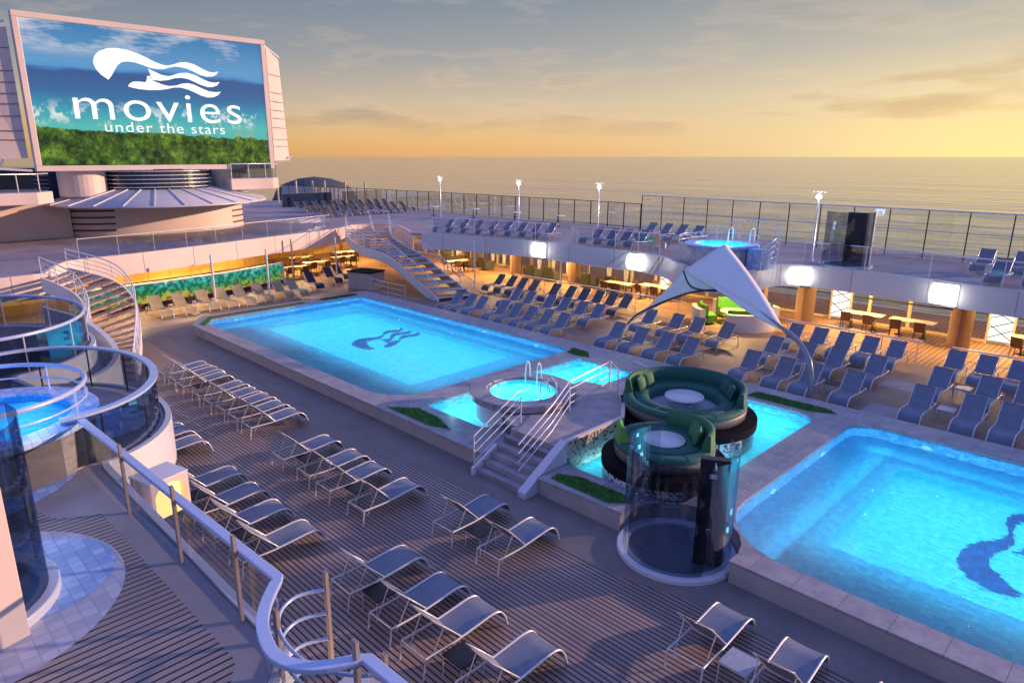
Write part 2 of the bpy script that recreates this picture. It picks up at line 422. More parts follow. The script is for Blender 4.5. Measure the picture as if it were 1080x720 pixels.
el = mixc(t, 1, el, ramp(t, gp, [(.25, (.70, .76, .86)), (.75, (1, 1, 1))]), 'MULTIPLY')
low = math_n(t, 'POWER', math_n(t, 'SUBTRACT', 1, math_n(t, 'MINIMUM', math_n(t, 'MULTIPLY', math_n(t, 'ABSOLUTE', zz), 2.4), 1)), 2)
c = mixc(t, math_n(t, 'MULTIPLY', math_n(t, 'MULTIPLY', glow1, low), .8), el, (.68, .56, .34))
c = mixc(t, math_n(t, 'MULTIPLY', math_n(t, 'MULTIPLY', glow2, math_n(t, 'POWER', low, 2)), .55), c, (1.0, .74, .22))
# thin streaky cloud
mp = t.nodes.new('ShaderNodeMapping'); L(t, dv, mp.inputs[0]); mp.inputs['Scale'].default_value = (1.5, 1.5, 9); mp.inputs['Rotation'].default_value = (R(9), R(-7), 0); mp.inputs['Location'].default_value = (.35, .2, .4)
cn = noise(t, mp.outputs[0], 3.1, 7, .58); cn2 = noise(t, mp.outputs[0], 1.3, 3, .5)
cf = math_n(t, 'MULTIPLY', cn, math_n(t, 'ADD', cn2, .42))
cl = ramp(t, cf, [(.51, (0, 0, 0)), (.66, (1, 1, 1))])
band = ramp(t, zz, [(.02, (0, 0, 0)), (.06, (1, 1, 1)), (.5, (.4, .4, .4))])
cm = math_n(t, 'MULTIPLY', math_n(t, 'MULTIPLY', cl, band), .60)
ccol = mixc(t, glow1, (.22, .175, .165), (.46, .27, .13))
c = mixc(t, cm, c, ccol)
edge = ramp(t, cf, [(.44, (0, 0, 0)), (.50, (1, 1, 1)), (.57, (0, 0, 0))])
c = mixc(t, math_n(t, 'MULTIPLY', math_n(t, 'MULTIPLY', edge, band), .15), c, (.72, .50, .32))
bg = t.nodes.new('ShaderNodeBackground'); L(t, c, bg.inputs[0]); bg.inputs[1].default_value = 1.0
sky = t.nodes.new('ShaderNodeTexSky'); sky.sky_type = 'NISHITA'; sky.sun_disc = False; sky.sun_elevation = R(SUN_EL); sky.sun_rotation = math.atan2(sd.x, sd.y)
bg2 = t.nodes.new('ShaderNodeBackground'); L(t, sky.outputs[0], bg2.inputs[0]); bg2.inputs[1].default_value = .01
ad = t.nodes.new('ShaderNodeAddShader'); L(t, bg.outputs[0], ad.inputs[0]); L(t, bg2.outputs[0], ad.inputs[1])
wo = t.nodes.new('ShaderNodeOutputWorld'); L(t, ad.outputs[0], wo.inputs[0])
S.view_settings.view_transform = 'Standard'; S.view_settings.look = 'None'; S.view_settings.exposure = .36; S.view_settings.gamma = 1
S.cycles.caustics_reflective = False; S.cycles.max_bounces = 8; S.cycles.transparent_max_bounces = 16; S.cycles.sample_clamp_indirect = 3
S.cycles.use_denoising = True

# ------------------------------------------------------------------ sea
m, t = nt('sea_water'); v = objco(t)
g = t.nodes.new('ShaderNodeMapping'); L(t, v, g.inputs[0]); g.inputs['Rotation'].default_value = (0, 0, R(-44)); g.inputs['Scale'].default_value = (.5, 1.7, 1)
h1 = noise(t, g.outputs[0], .035, 6, .6); h2 = noise(t, g.outputs[0], .006, 4, .6)
sw_ = noise(t, g.outputs[0], .012, 5, .6)
def _sea(p): p.inputs['Specular IOR Level'].default_value = .6
finish(t, ramp(t, sw_, [(.35, (.17, .18, .165)), (.65, (.24, .23, .19))]), .10, 0, math_n(t, 'ADD', h1, math_n(t, 'MULTIPLY', h2, 3)), .28, 4.0, _sea)
sea = MB().add([(-40000, -12000, -20), (20000, -12000, -20), (20000, 40000, -20), (-40000, 40000, -20)], [(0, 1, 2, 3)]).build('sea', m); tag(sea, kind='structure')

# ------------------------------------------------------------------ main deck
ZU = 3.1; ZP = 2.5
PX0, PX1, PY0, PY1 = -33.2, 9.0, 11.35, 21.75
pool_outer = [(-31.7, PY0), (PX1, PY0), (PX1, PY1), (PX0, PY1), (PX0, 12.3)]
deck = MB()
deck.prism([(-75, -8), (12, -8), (12, 41), (-75, 41)], -.4, 0, [pool_outer]); deck.build('main_deck', 'deck'); tag(bpy.data.objects['main_deck'], kind='structure')
sheet('pool_margin', [(-34.5, 9.6), (-31.5, 10.2), (-10.3, 10.2), (-9.2, 9.9), (-7.0, 9.9), (-5.3, 10.3), (9, 10.4), (9, PY0), (-31.7, PY0), (PX0, 12.3), (PX0, PY1), (PX0 + .01, 22.2), (-35.2, 22.2)], .004, 'deck_plain')
sheet('far_deck', [(PX0 - 6, 21.85), (10, 21.85), (10, 30.2), (PX0 - 6, 30.2)], .004, 'deck_far')
sheet('bar_deck', [(-40, 6), (-35.2, 6), (-35.2, 21.85), (-40, 21.85)], .004, 'deck_far')
sheet('covered_deck', [(-52, 30.2), (10, 30.2), (10, 40.9), (-52, 40.9)], .004, 'deck_warm')
sheet('covered_aft_deck', [(-52, 21.85), (-39.2, 21.85), (-39.2, 30.2), (-52, 30.2)], .004, 'deck_warm')
for k, (x, y) in enumerate([(-6.7, 23.1), (-7.2, 26.3), (-18.6, 24.4), (-12.2, 27.2)]):
    sheet('deck_tile_patch', [(x, y), (x + 1.3, y), (x + 1.3, y + 1.1), (x, y + 1.1)], .009, 'margin')
hull = MB(); hull.ribbon([(-80, 41), (12, 41)], .3, -20, .0); hull.ribbon([(-80, -8), (-80, 41)], .3, -20, 0); hull.build('ship_hull', 'white')
tag(bpy.data.objects['ship_hull'], 'white painted side of the ship below the outer deck edge', 'hull')

# ------------------------------------------------------------------ pool block
p1 = rrect(-32.2, -16.9, 11.95, 20.75, (.5, 1.6, .5, .3))
p2 = rrect(-6.1, 8.4, 11.95, 20.75, (1.9, .6, .6, .7))
pA = rrect(-16.0, -13.3, 12.5, 20.0, .25)
pB = rrect(-10.7, -7.0, 12.40, 20.3, (.25, .5, .6, .25))
shower_c = (-6.45, 11.55)
# the plinth gives way to the round shower base
notch = []
for i in range(13):
    a = math.asin(.2 / 1.32) * -1; a0 = PI + math.asin(.2 / 1.32) * 1; 
    th = (PI + .152) - (PI + .304) * i / 12
    notch.append((shower_c[0] + 1.3 * math.cos(th), shower_c[1] + 1.3 * math.sin(th)))
snotch = [(-12.11, PY0), (-12.11, 12.5), (-10.15, 12.5), (-10.15, PY0)]
outer = [(-31.7, PY0)] + snotch + notch + [(PX1, PY0), (PX1, PY1), (PX0, PY1), (PX0, 12.3)]
# shower notch would cut the second basin corner, so the basin corner is generous
def inset(poly, d):
    n = len(poly); out = []
    for i in range(n):
        a, b, c = Vector(poly[i - 1]), Vector(poly[i]), Vector(poly[(i + 1) % n])
        e1 = (b - a).normalized(); e2 = (c - b).normalized(); nn = Vector((-(e1.y + e2.y), e1.x + e2.x))
        if nn.length < 1e-6: nn = Vector((-e1.y, e1.x))
        nn.normalize(); k = max(.35, nn.dot(Vector((-e1.y, e1.x)))); out.append(tuple(b + nn * d / k))
    return out
block = MB().prism(outer, 0.0, .40, [inset(q_, -.05) for q_ in (p1, p2, pA, pB)]); o = block.build('pool_plinth', 'plinth'); tag(o, kind='structure')
cop_outer = [(-31.75, PY0 - .06), (-12.11, PY0 - .06), (-12.11, 12.5), (-10.15, 12.5), (-10.15, PY0 - .06)] + [(shower_c[0] + 1.27 * math.cos((PI + .152) - (PI + .304) * i / 12), shower_c[1] + 1.27 * math.sin((PI + .152) - (PI + .304) * i / 12)) for i in range(13)] + [(PX1, PY0 - .06), (PX1, PY1 + .06), (PX0 - .06, PY1 + .06), (PX0 - .06, 12.3)]
planters = [('near the round whirlpool', [(-16.7, 11.5), (-15.9, 12.15), (-14.9, 12.1), (-13.9, 11.75), (-14.6, 11.5)]),
            ('at the far corner of the first pool', [(-17.0, 20.95), (-16.2, 20.9), (-15.7, 20.4), (-16.2, 20.2), (-16.75, 20.3)]),
            ('by the glass shower', [(-9.9, 11.5), (-9.95, 11.8), (-9.4, 12.08), (-7.95, 12.1), (-7.85, 11.85), (-8.2, 11.5)]),
            ('at the foot of the curved canopy pole', [(-9.4, 20.6), (-9.3, 21.2), (-7.0, 21.2), (-6.7, 20.95), (-7.4, 20.6)]),
            ('along the end of the first pool beside the tan loungers', [(-32.9, 12.5), (-31.7, 11.6), (-31.2, 11.65), (-32.45, 12.5), (-32.5, 17.5), (-32.9, 17.5)]),
            ('narrow, at the far end of the first pool', [(-32.95, 18.6), (-32.5, 18.6), (-32.5, 20.8), (-32.95, 20.8)])]
cop = MB().prism(cop_outer, .40, .46, [inset(p1, -.0), p2, pA, pB] + [p for _, p in planters]); o = cop.build('pool_coping', 'coping', bevel=.012); tag(o, kind='structure')
for nme, p in planters:
    b = MB(); b.prism(p, .405, .47)
    # tufts
    xs = [q[0] for q in p]; ys = [q[1] for q in p]
    def inside(x, y):
        c = False
        for i in range(len(p)):
            x1, y1 = p[i]; x2, y2 = p[i - 1]
            if (y1 > y) != (y2 > y) and x < (x2 - x1) * (y - y1) / (y2 - y1) + x1: c = not c
        return c
    for i in range(1400):
        x = random.uniform(min(xs), max(xs)); y = random.uniform(min(ys), max(ys))
        if not inside(x, y): continue
        a = random.uniform(0, PI); w = .012; h = random.uniform(.03, .07); dx, dy = math.cos(a) * w, math.sin(a) * w
        b.add([(x - dx, y - dy, .465), (x + dx, y + dy, .465), (x + random.uniform(-.03, .03), y + random.uniform(-.03, .03), .465 + h)], [(0, 1, 2)])
    tag(b.build('turf_strip', 'grass'), ('green artificial turf strip ' + nme), 'turf', 'turf patches set in the pool coping', 'stuff')

def basin(name, poly, zf, ledge=None, mats=('poolledge', 'poolin_lit', 'poolband')):
    wl = MB(); n = len(poly)
    for i in range(n):
        a, b = poly[i], poly[(i + 1) % n]
        wl.add([(a[0], a[1], .399), (b[0], b[1], .399), (b[0], b[1], zf), (a[0], a[1], zf)], [(0, 1, 2, 3)])
    root = wl.build(name, mats[2]); tag(root, kind='structure')
    if ledge:
        zi, inner = ledge
        tag(MB().prism(poly, None, zf, [inner]).build('pool_ledge', mats[0]), kind='structure')
        w2 = MB(); k = len(inner)
        for i in range(k):
            a, b = inner[i], inner[(i + 1) % k]
            w2.add([(a[0], a[1], zf), (b[0], b[1], zf), (b[0], b[1], zi), (a[0], a[1], zi)], [(0, 1, 2, 3)])
        w2.prism(inner, None, zi); tag(w2.build('pool_floor', mats[1]), kind='structure')
    else:
        tag(MB().prism(poly, None, zf).build('pool_floor', mats[1]), kind='structure')
def water(poly, z, holes=()):
    o = MB().prism(poly, None, z, holes).build('pool_water', 'water'); tag(o, kind='structure')
in1 = rrect(-30.2, -18.6, 13.9, 19.2, .2); in2 = rrect(-4.4, 7, 14.0, 19.2, .2)
basin('pool_basin', p1, -.30, (-.75, in1)); basin('pool_basin', p2, -.30, (-.75, in2))
basin('pool_basin', pA, -.2, mats=('shallow', 'shallow', 'poolband')); basin('pool_basin', pB, -.2, mats=('shallow', 'shallow', 'poolband'))

# emblem: outline used on the pool floors and on the big screen
def cr(pts): return spline(pts, 4, True)
EMB = [
 [(152, 288), (105, 255), (75, 215), (65, 175), (80, 130), (115, 95), (170, 72), (240, 64), (310, 70), (380, 88), (440, 112), (500, 138), (545, 152), (585, 155), (630, 143), (680, 124), (735, 118), (790, 128), (850, 155), (900, 175), (940, 178), (985, 167), (960, 195), (925, 210), (880, 214), (830, 204), (780, 182), (730, 165), (680, 158), (640, 158), (600, 168), (555, 183), (510, 187), (460, 182), (400, 165), (350, 152), (300, 150), (260, 158), (230, 180), (205, 215), (180, 255)],
 [(440, 188), (480, 205), (530, 225), (580, 232), (620, 222), (670, 203), (730, 196), (790, 208), (850, 235), (900, 252), (940, 255), (985, 247), (960, 275), (920, 290), (880, 292), (830, 280), (780, 260), (730, 242), (680, 236), (630, 243), (580, 260), (520, 270), (452, 266), (458, 252), (444, 240), (455, 234), (446, 215)],
 [(280, 325), (295, 305), (320, 290), (360, 286), (412, 288), (418, 272), (424, 262), (422, 250), (434, 240), (446, 243), (456, 268), (490, 282), (540, 298), (580, 304), (630, 298), (680, 280), (730, 273), (780, 283), (840, 308), (890, 325), (940, 328), (988, 322), (960, 350), (920, 368), (870, 372), (820, 360), (770, 338), (720, 320), (670, 310), (620, 312), (560, 328), (500, 338), (430, 343), (360, 340), (310, 333)]]
def floor_emblem(x, y, u, v, lab):
    b = MB()
    for l in EMB:
        b.prism([(x + (p[0] - 65) * u[0] + (p[1] - 175) * v[0], y + (p[0] - 65) * u[1] + (p[1] - 175) * v[1]) for p in l], None, -.742)
    tag(b.build('floor_emblem', 'emblem'), lab, 'emblem', 'emblems on the pool floors')
floor_emblem(-24.35, 15.45, (-.0016, .0037), (.0076, .0006), 'dark blue wavy hair emblem on the floor of the first pool')
floor_emblem(-1.75, 15.0, (.0002, .0050), (.0056, -.0022), 'large dark blue wavy hair emblem on the floor of the nearer pool')

# pool lamps and added fill panels
def area(name, loc, size, power, color, rot=(0, 0, 0), sy=None):
    l = bpy.data.lights.new(name, 'AREA'); l.energy = power; l.color = color; l.size = size
    if sy: l.shape = 'RECTANGLE'; l.size_y = sy
    o = bpy.data.objects.new(name, l); col.objects.link(o); o.location = loc; o.rotation_euler = rot; return o
def point(name, loc, power, color, r=.08):
    l = bpy.data.lights.new(name, 'POINT'); l.energy = power; l.color = color; l.shadow_soft_size = r
    o = bpy.data.objects.new(name, l); col.objects.link(o); o.location = loc; return o
AQ = (.35, .90, 1)
area('pool_fill_light', (-24.4, 16.6, .30), 13.5, 380, AQ, sy=6.0)  # added down-facing panels under the water, unseen from above, brighten the pool floors
area('pool_fill_light', (1.6, 16.6, .30), 13.0, 400, AQ, sy=6.0)
area('pool_fill_light', (-14.7, 16.2, .30), 2.2, 120, AQ, sy=7)
area('pool_fill_light', (-8.9, 16.5, .30), 3.2, 150, AQ, sy=7)
NL = {}; ORD_ = ['first', 'second', 'third', 'fourth']
for (x, y) in [(-29, 20.6), (-25.5, 20.6), (-22, 20.6), (-18.8, 20.6), (-32.0, 13.5), (-32.0, 16.5), (-32.0, 19.3), (-27.8, 12.1), (-23, 12.1), (-19, 12.1),
               (-4.2, 20.6), (-1.2, 20.6), (-5.95, 18.2), (-5.95, 15.2), (-3, 12.1), (-.5, 12.1)]:
    cx, cy = (-24.5, 16.4) if x < -10 else (1, 16.4)
    dx = 1 if x in (-32.0, -5.95) else 0; dy = 0 if dx else (1 if y < 15 else -1)
    b = MB(); u = Vector((dx, dy, 0)); s_ = u.cross(Vector((0, 0, 1)))
    prof = []
    for i in range(14):
        a = 2 * PI * i / 14; prof.append(Vector((x, y, 0)) + u * -.1 + s_ * .13 * math.cos(a) + Vector((0, 0, .02 + .13 * math.sin(a))))
    b.add(prof + [q + u * .03 for q in prof], [tuple(range(14)), tuple(reversed(range(14, 28)))] + [(i, (i + 1) % 14, 14 + (i + 1) % 14, 14 + i) for i in range(14)])
    o = b.build('pool_lamp', 'poollamp')
    NL[(x < -10, dx, dy)] = k_ = NL.get((x < -10, dx, dy), 0) + 1
    side = 'end wall' if dx else ('near side wall' if dy > 0 else 'far side wall')
    tag(o, '%s underwater lamp, %s of the %s pool' % (ORD_[k_ - 1] + (' from the near side' if dx else ' from the screen end'), side, 'first' if x < -10 else 'nearer'), 'pool lamp', 'underwater lamps on the %s of the %s pool' % (side, 'first' if x < -10 else 'nearer'))
    point('pool_spot', (x + dx * .25, y + dy * .25, .0), 34, AQ, .0)

# ------------------------------------------------------------------ island: whirlpool tub, platform, steps, sofa pods
TC = (-13.6, 14.4); TR = 1.56; TZ = 1.15
tub = empty('whirlpool_tub', (TC[0], TC[1], 0), 0, 'round raised whirlpool with stone rim between the two long pools', 'whirlpool')
def loc(o): o.location = (-o.parent.location.x, -o.parent.location.y, -o.parent.location.z); return o
loc(MB().lathe([(TR - .12, -.25), (TR - .12, TZ - .2)], TC, n=64).build('tub_wall', 'white', tub))
loc(MB().solid_arc(TR - .45, TR + .08, TZ - .2, TZ, TC, n=64).build('tub_rim', 'coping', tub, .02))
loc(MB().solid_arc(TR - .55, TR - .45, TZ - .32, TZ - .06, TC, n=64).build('tub_step', 'plinth', tub))
loc(MB().lathe([(TR - .55, TZ - .1), (TR - .6, TZ - .5), (TR - 1.0, TZ - .52), (TR - 1.02, TZ - .9), (0.01, TZ - .92)], TC, n=64).build('tub_basin', 'shallow', tub))
loc(MB().prism(circ(TC, TR - .55), None, TZ - .16).build('tub_water', 'water', tub))
area('whirlpool_light', (TC[0], TC[1], TZ - .22), 1.6, 60, AQ)
def grab(name, parent, c, ax, h=.55, w=.28, mat='railwhite', z=TZ):
    a = Vector(ax).normalized(); b = MB()
    for s in (-1, 1):
        q = Vector((-a.y, a.x)) * s * .2
        p = Vector(c) + q
        b.tube(spline([(p.x, p.y, z - .3), (p.x, p.y, z + h * .5), (p.x + a.x * w * .3, p.y + a.y * w * .3, z + h), (p.x + a.x * w, p.y + a.y * w, z + h * .8), (p.x + a.x * w * 1.2, p.y + a.y * w * 1.2, z)], 5), .022)
    return loc(b.build(name, mat, parent))
grab('ladder_rail', tub, (TC[0] - .35, TC[1] + .75), (-.3, 1)); grab('ladder_rail', tub, (TC[0] + .95, TC[1] - .1), (1, .2))
# platform
PZ = .92
island = empty('island_platform', (-11.3, 14, 0), 0, 'raised stone platform between the whirlpool and the round sofas', 'platform')
pp = [(-12.15, 12.5), (-10.3, 12.5), (-10.3, 14.8), (-10.9, 15.7), (-11.4, 16.4), (-12.2, 17.0), (-13.2, 16.8)]
a0, a1 = math.atan2(16.2 - TC[1], -13.2 - TC[0]), math.atan2(12.7 - TC[1], -13.0 - TC[0])
pp.append((-13.2, 16.0))
for i in range(11):
    a = a0 + (a1 - a0) * i / 10; pp.append((TC[0] + (TR - .1) * math.cos(a), TC[1] + (TR - .1) * math.sin(a)))
loc(MB().prism(pp, .30, PZ - .07).build('platform_body', 'mosaicdark', island))
loc(MB().prism(inset(pp, -.03), PZ - .07, PZ).build('platform_paving', 'coping', island))
loc(MB().ribbon([(-10.16, 12.45), (-10.16, 14.85), (-10.80, 15.8)], .1, .0, PZ + .10).build('mosaic_face', 'mosaicbrown', island))
loc(MB().ribbon([(-10.155, 12.45), (-10.155, 14.85), (-10.795, 15.8)], .11, PZ + .102, PZ + .15).build('wall_cap', 'salmonwall', island))
def rail_run(parent, path, zs, n=4, r=.015, posts=None, h=.9, name='guard_rail', mat='railwhite'):
    b = MB()
    for k in range(n):
        zz_ = h * (1 - k / n)
        b.tube([(p[0], p[1], z + zz_) for p, z in zip(path, zs)], r if k else r * 1.5, 6)
    for i in (posts if posts is not None else range(len(path))):
        b.tube([(path[i][0], path[i][1], zs[i]), (path[i][0], path[i][1], zs[i] + h)], r * 1.3, 6)
    o = b.build(name, mat, parent)
    return loc(o) if parent else o
rail_run(island, [(-11.75, 14.4), (-12.15, 16.85), (-11.45, 16.3)], [PZ] * 3)
steps = empty('pool_steps', (-11.2, 11, 0), 0, 'stone steps with white rails climbing from the deck to the whirlpool platform', 'steps')
b = MB(); ns = 6; y0, y1 = 11.0, 12.5
for i in range(ns):
    ya = y0 + (y1 - y0) * i / ns; b.box(-12.0, -10.42, ya, 12.498, 0.01 + PZ / ns * i - (0.01 if i == 0 else 0), PZ / ns * (i + 1) - (.003 if i == ns - 1 else 0))
loc(b.build('treads', 'coping', steps))
def string(xa, xb, ya, yb, za, zb, mat):
    b = MB(); b.add([(x, y, z) for x in (xa, xb) for (y, z) in ((ya, 0), (yb, 0), (yb, zb), (ya, za))], [(0, 1, 2, 3), (7, 6, 5, 4), (0, 4, 5, 1), (1, 5, 6, 2), (2, 6, 7, 3), (3, 7, 4, 0)])
    loc(b.build('stringer', mat, steps, .01))
string(-10.418, -10.165, y0 - .12, 12.448, .16, PZ + .14, 'fascia')
string(-12.10, -12.002, y0 - .12, y0 + .75, .2, .62, 'white')
rail_run(steps, [(-12.05, y0 - .05), (-12.05, 12.5), (-12.1, 12.75)], [.12, PZ - .02, PZ], posts=[0, 2], name='handrail', h=.95)
rail_run(steps, [(-10.75, y0 + .25), (-10.75, 12.5), (-11.7, 14.35)], [.2, PZ, PZ], posts=[2], name='handrail', h=.95)

def pod(name, c, r, z, lab, arcs, pillows, mat_side='mosaicdark', panels=(), seat=(0, 360)):
    root = empty(name, (c[0], c[1], 0), 0, lab, 'round sofa')
    l = lambda o: loc(o)
    l(MB().lathe([(0.01, z - .22), (r + .42, z - .22), (r + .42, z), (0.01, z)], c, n=72, smooth=False).build('plinth_disc', 'blackdisc', root))
    l(MB().lathe([(r + .36, -.2), (r + .36, z - .22)], c, n=72).build('mosaic_drum', mat_side, root))
    for a, b_ in panels: l(MB().solid_arc(r + .36, r + .385, -.1, z - .23, c, R(a), R(b_), 12).build('mosaic_panel', 'mosaicbw', root))
    l(MB().lathe([(r + .02, z), (r + .1, z + .06), (r + .12, z + .28), (r + .02, z + .34), (r - .2, z + .34), (r - .2, z)], c, n=72).build('wood_band', 'woodgrey', root))
    l(MB().lathe([(r - .2, z + .33), (r - .19, z + .40), (r - .1, z + .44), (r + .04, z + .44), (r + .13, z + .40), (r + .12, z + .30)], c, n=72).build('rim_cushion', 'teal', root))
    l(MB().lathe([(0.01, z + .12), (r - .2, z + .12)], c, n=48).build('floor', 'greytop', root))
    l(MB().lathe([(r - .62, z + .12), (r - .62, z + .36), (r - .55, z + .42), (r - .22, z + .43), (r - .2, z + .36)], c, a0=R(seat[0]), a1=R(seat[1]), n=64).build('seat_cushion', 'teal', root))
    for e in range(0, 360, 30):
        ce, se = math.cos(R(e)), math.sin(R(e)); b = MB(); b.tube([(c[0] + q * ce, c[1] + q * se, zz_) for q, zz_ in ((r - .62, z + .2), (r - .625, z + .365), (r - .55, z + .424), (r - .2, z + .434), (r - .1, z + .444), (r + .04, z + .444), (r + .134, z + .40))], .007, 5); l(b.build('seat_seam', 'green', root))
    for i, (a, b_, m_) in enumerate(arcs):
        l(MB().lathe([(r - .10, z + .4), (r - .14, z + .5), (r - .05, z + .82), (r, z + .85), (r + .07, z + .82), (r + .1, z + .4)], c, R(a), R(b_), 32).build('back_cushion', m_, root))
        for e in (a, b_):
            b = MB()
            ce, se = math.cos(R(e)), math.sin(R(e))
            b.add([(c[0] + q * ce, c[1] + q * se, zz_) for q, zz_ in ((r - .10, z + .4), (r - .14, z + .5), (r - .05, z + .82), (r, z + .85), (r + .07, z + .82), (r + .1, z + .4))], [(0, 1, 2, 3, 4, 5)])
            l(b.build('cushion_end', m_, root))
    for a, m_ in pillows:
        b = MB(); ce = Vector((math.cos(R(a)), math.sin(R(a)))); te = Vector((-ce.y, ce.x))
        P = []; nn = 7
        for side in (1, -1):
            for i in range(nn):
                for j in range(nn):
                    u = -1 + 2 * i / (nn - 1); w = -1 + 2 * j / (nn - 1)
                    puff = .10 * max(0, (1 - u ** 4) * (1 - w ** 4)) ** .6
                    q = Vector(c) + ce * (r - .27 + side * puff - .05 * (1 - w)) + te * u * .24 * (1 - .06 * w * w)
                    P.append((q.x, q.y, z + .62 + w * .21 * (1 - .08 * u * u)))
        F = []
        for s in range(2):
            for i in range(nn - 1):
                for j in range(nn - 1):
                    k = s * nn * nn + i * nn + j; F.append((k, k + 1, k + nn + 1, k + nn) if s else (k, k + nn, k + nn + 1, k + 1))
        b.add(P, F, True); l(b.build('pillow', m_, root))
    return root
def cocktail(c, r, z, lab):
    root = empty('low_table', (c[0], c[1], z), 0, lab, 'table')
    MB().lathe([(0.01, .28), (r, .28), (r + .01, .30), (r, .33), (0.01, .33)], n=40).build('tabletop', 'white', root)
    MB().lathe([(r * .5, 0), (r * .45, .03), (.06, .06), (.06, .28)], n=24).build('pedestal', 'rail', root)
for (loc_, rz_, ln, pw) in [((-24.5, 19.6, .05), 0, 14.5, 75), ((1.5, 19.6, .05), 0, 14, 75), ((-30.9, 16.4, .05), PI / 2, 8, 42), ((-4.8, 16.4, .05), PI / 2, 7.5, 40), ((-14.7, 19.4, .1), 0, 2, 14), ((-8.9, 19.7, .1), 0, 3, 18), ((-15.3, 16.2, .1), PI / 2, 7, 26), ((-9.9, 16.5, .1), PI / 2, 7, 20)]:
    area('wall_fill_light', loc_, ln, pw, AQ, (PI / 2, 0, rz_), .3)  # added unseen strips under the water that brighten the far and end basin walls
for g_x, g_y, g_p in ((-10.4, 12.7, 9), (-7.35, 15.3, 10), (-15.4, 13.1, 10), (-14.0, 18.6, 6), (-8.6, 12.5, 7)): point('pool_leak_fill', (g_x, g_y, .62), g_p, AQ, 0)  # added points above the water, imitating pool light that the surface shader blocks
C1 = (-9.6, 17.0); C2 = (-8.3, 13.9)
pod('sofa_pod', C1, 1.62, .85, 'large round teal sofa on a black drum above the shallow pool', [(8, 60, 'teal'), (60, 165, 'teal'), (165, 215, 'green')], [(38, 'teal'), (58, 'teal'), (176, 'green'), (196, 'green')], panels=[(-38, -8), (-125, -95)])
cocktail(C1, .55, .975, 'white round table in the middle of the large teal sofa')
pod('sofa_pod', C2, 1.10, .83, 'smaller round teal sofa behind the glass shower', [(5, 118, 'green'), (210, 240, 'lime')], [(28, 'green'), (52, 'green')], panels=[(-175, -40)])
cocktail(C2, .5, .955, 'white round table in the middle of the smaller teal sofa')
water(p1, .375); water(p2, .375)
water(pA, .36); water(pB, .36)

# ------------------------------------------------------------------ glass showers
def shower(c, z, lab, a0, a1, pa, h=2.3, panel='darkmetal', r=1.08, ped=.12, wide=.32):
    root = empty('glass_shower', (c[0], c[1], z), 0, lab, 'shower', 'round glass showers')
    MB().solid_arc(r - .1, r + .14, 0, ped, n=64).build('base_ring', 'fascia', root, .02)
    m_ = MB().prism(circ((0, 0), r - .1), 0, .05).build('shower_floor', 'tilestrip', root)
    n = 3; span = (a1 - a0) / n
    for i in range(n):
        MB().solid_arc(r, r + .012, ped, ped + h, (0, 0), R(a0 + span * i + 1), R(a0 + span * (i + 1) - 1), 20).build('glass_panel', 'glassdark' if i % 2 else 'glass', root)
    b = MB(); pc_ = Vector((math.cos(R(pa)), math.sin(R(pa)))) * (r - .38); ca = -Vector((.49, -.87)); tx = Vector((-ca.y, ca.x))
    b.obox(pc_, tx, wide, .09, .05, h + .05); b.build('shower_panel', panel, root, .01)
    if panel == 'darkmetal':
        f_ = pc_ - ca * .093
        for k, (dz, hw, hh, mm) in enumerate([(2.0, .07, .045, 'railwhite'), (1.62, .06, .07, 'blackdisc'), (1.42, .06, .07, 'blackdisc'), (.85, .05, .012, 'railwhite')]):
            q = f_ + tx * .03
            if mm == 'blackdisc':
                bb = MB(); ring = [Vector((q.x, q.y, dz)) + Vector((tx.x, tx.y, 0)) * hw * math.cos(2 * PI * i / 16) + Vector((0, 0, hh * math.sin(2 * PI * i / 16))) for i in range(16)]
                off = Vector((-ca.x, -ca.y, 0)) * .03
                bb.add(ring + [p + off for p in ring], [tuple(range(16)), tuple(reversed(range(16, 32)))] + [(i, (i + 1) % 16, 16 + (i + 1) % 16, 16 + i) for i in range(16)]); bb.build('tap_knob', mm, root)
            else: MB().obox(q - ca * .004, tx, hw, .006, dz - hh, dz + hh).build('control_plate', mm, root)
        MB().obox(f_ - ca * .16, tx, .22, .15, .42, .46).build('tray_shelf', 'blackdisc', root)
    MB().tube([(pc_.x - ca.x * .05, pc_.y - ca.y * .05, h - .02), (pc_.x - ca.x * .4, pc_.y - ca.y * .4, h - .02)], .02).build('shower_arm', 'rail', root)
    return root
M['tilestrip'] = stripes('wet_tile', (.20, .22, .27), (.27, .29, .34), (.12, .13, .17), 'X', .16, .08, .35)
shower(shower_c, .0, 'curved smoked glass shower with dark control panel beside the nearer pool', -215, 62, 2, wide=.28)
shower((-9.95, .2), ZP, 'curved glass shower standing on the blue tiled terrace at the left frame edge', -70, 200, 150, 2.3, 'darkmetal', 1.06, .14, .3)
sw = bpy.data.objects['glass_shower.001']
MB().obox((1.22, .03), (.25, -1), .62, .08, 0.01, 2.9).build('screen_wall', 'salmonwall', sw, .01)

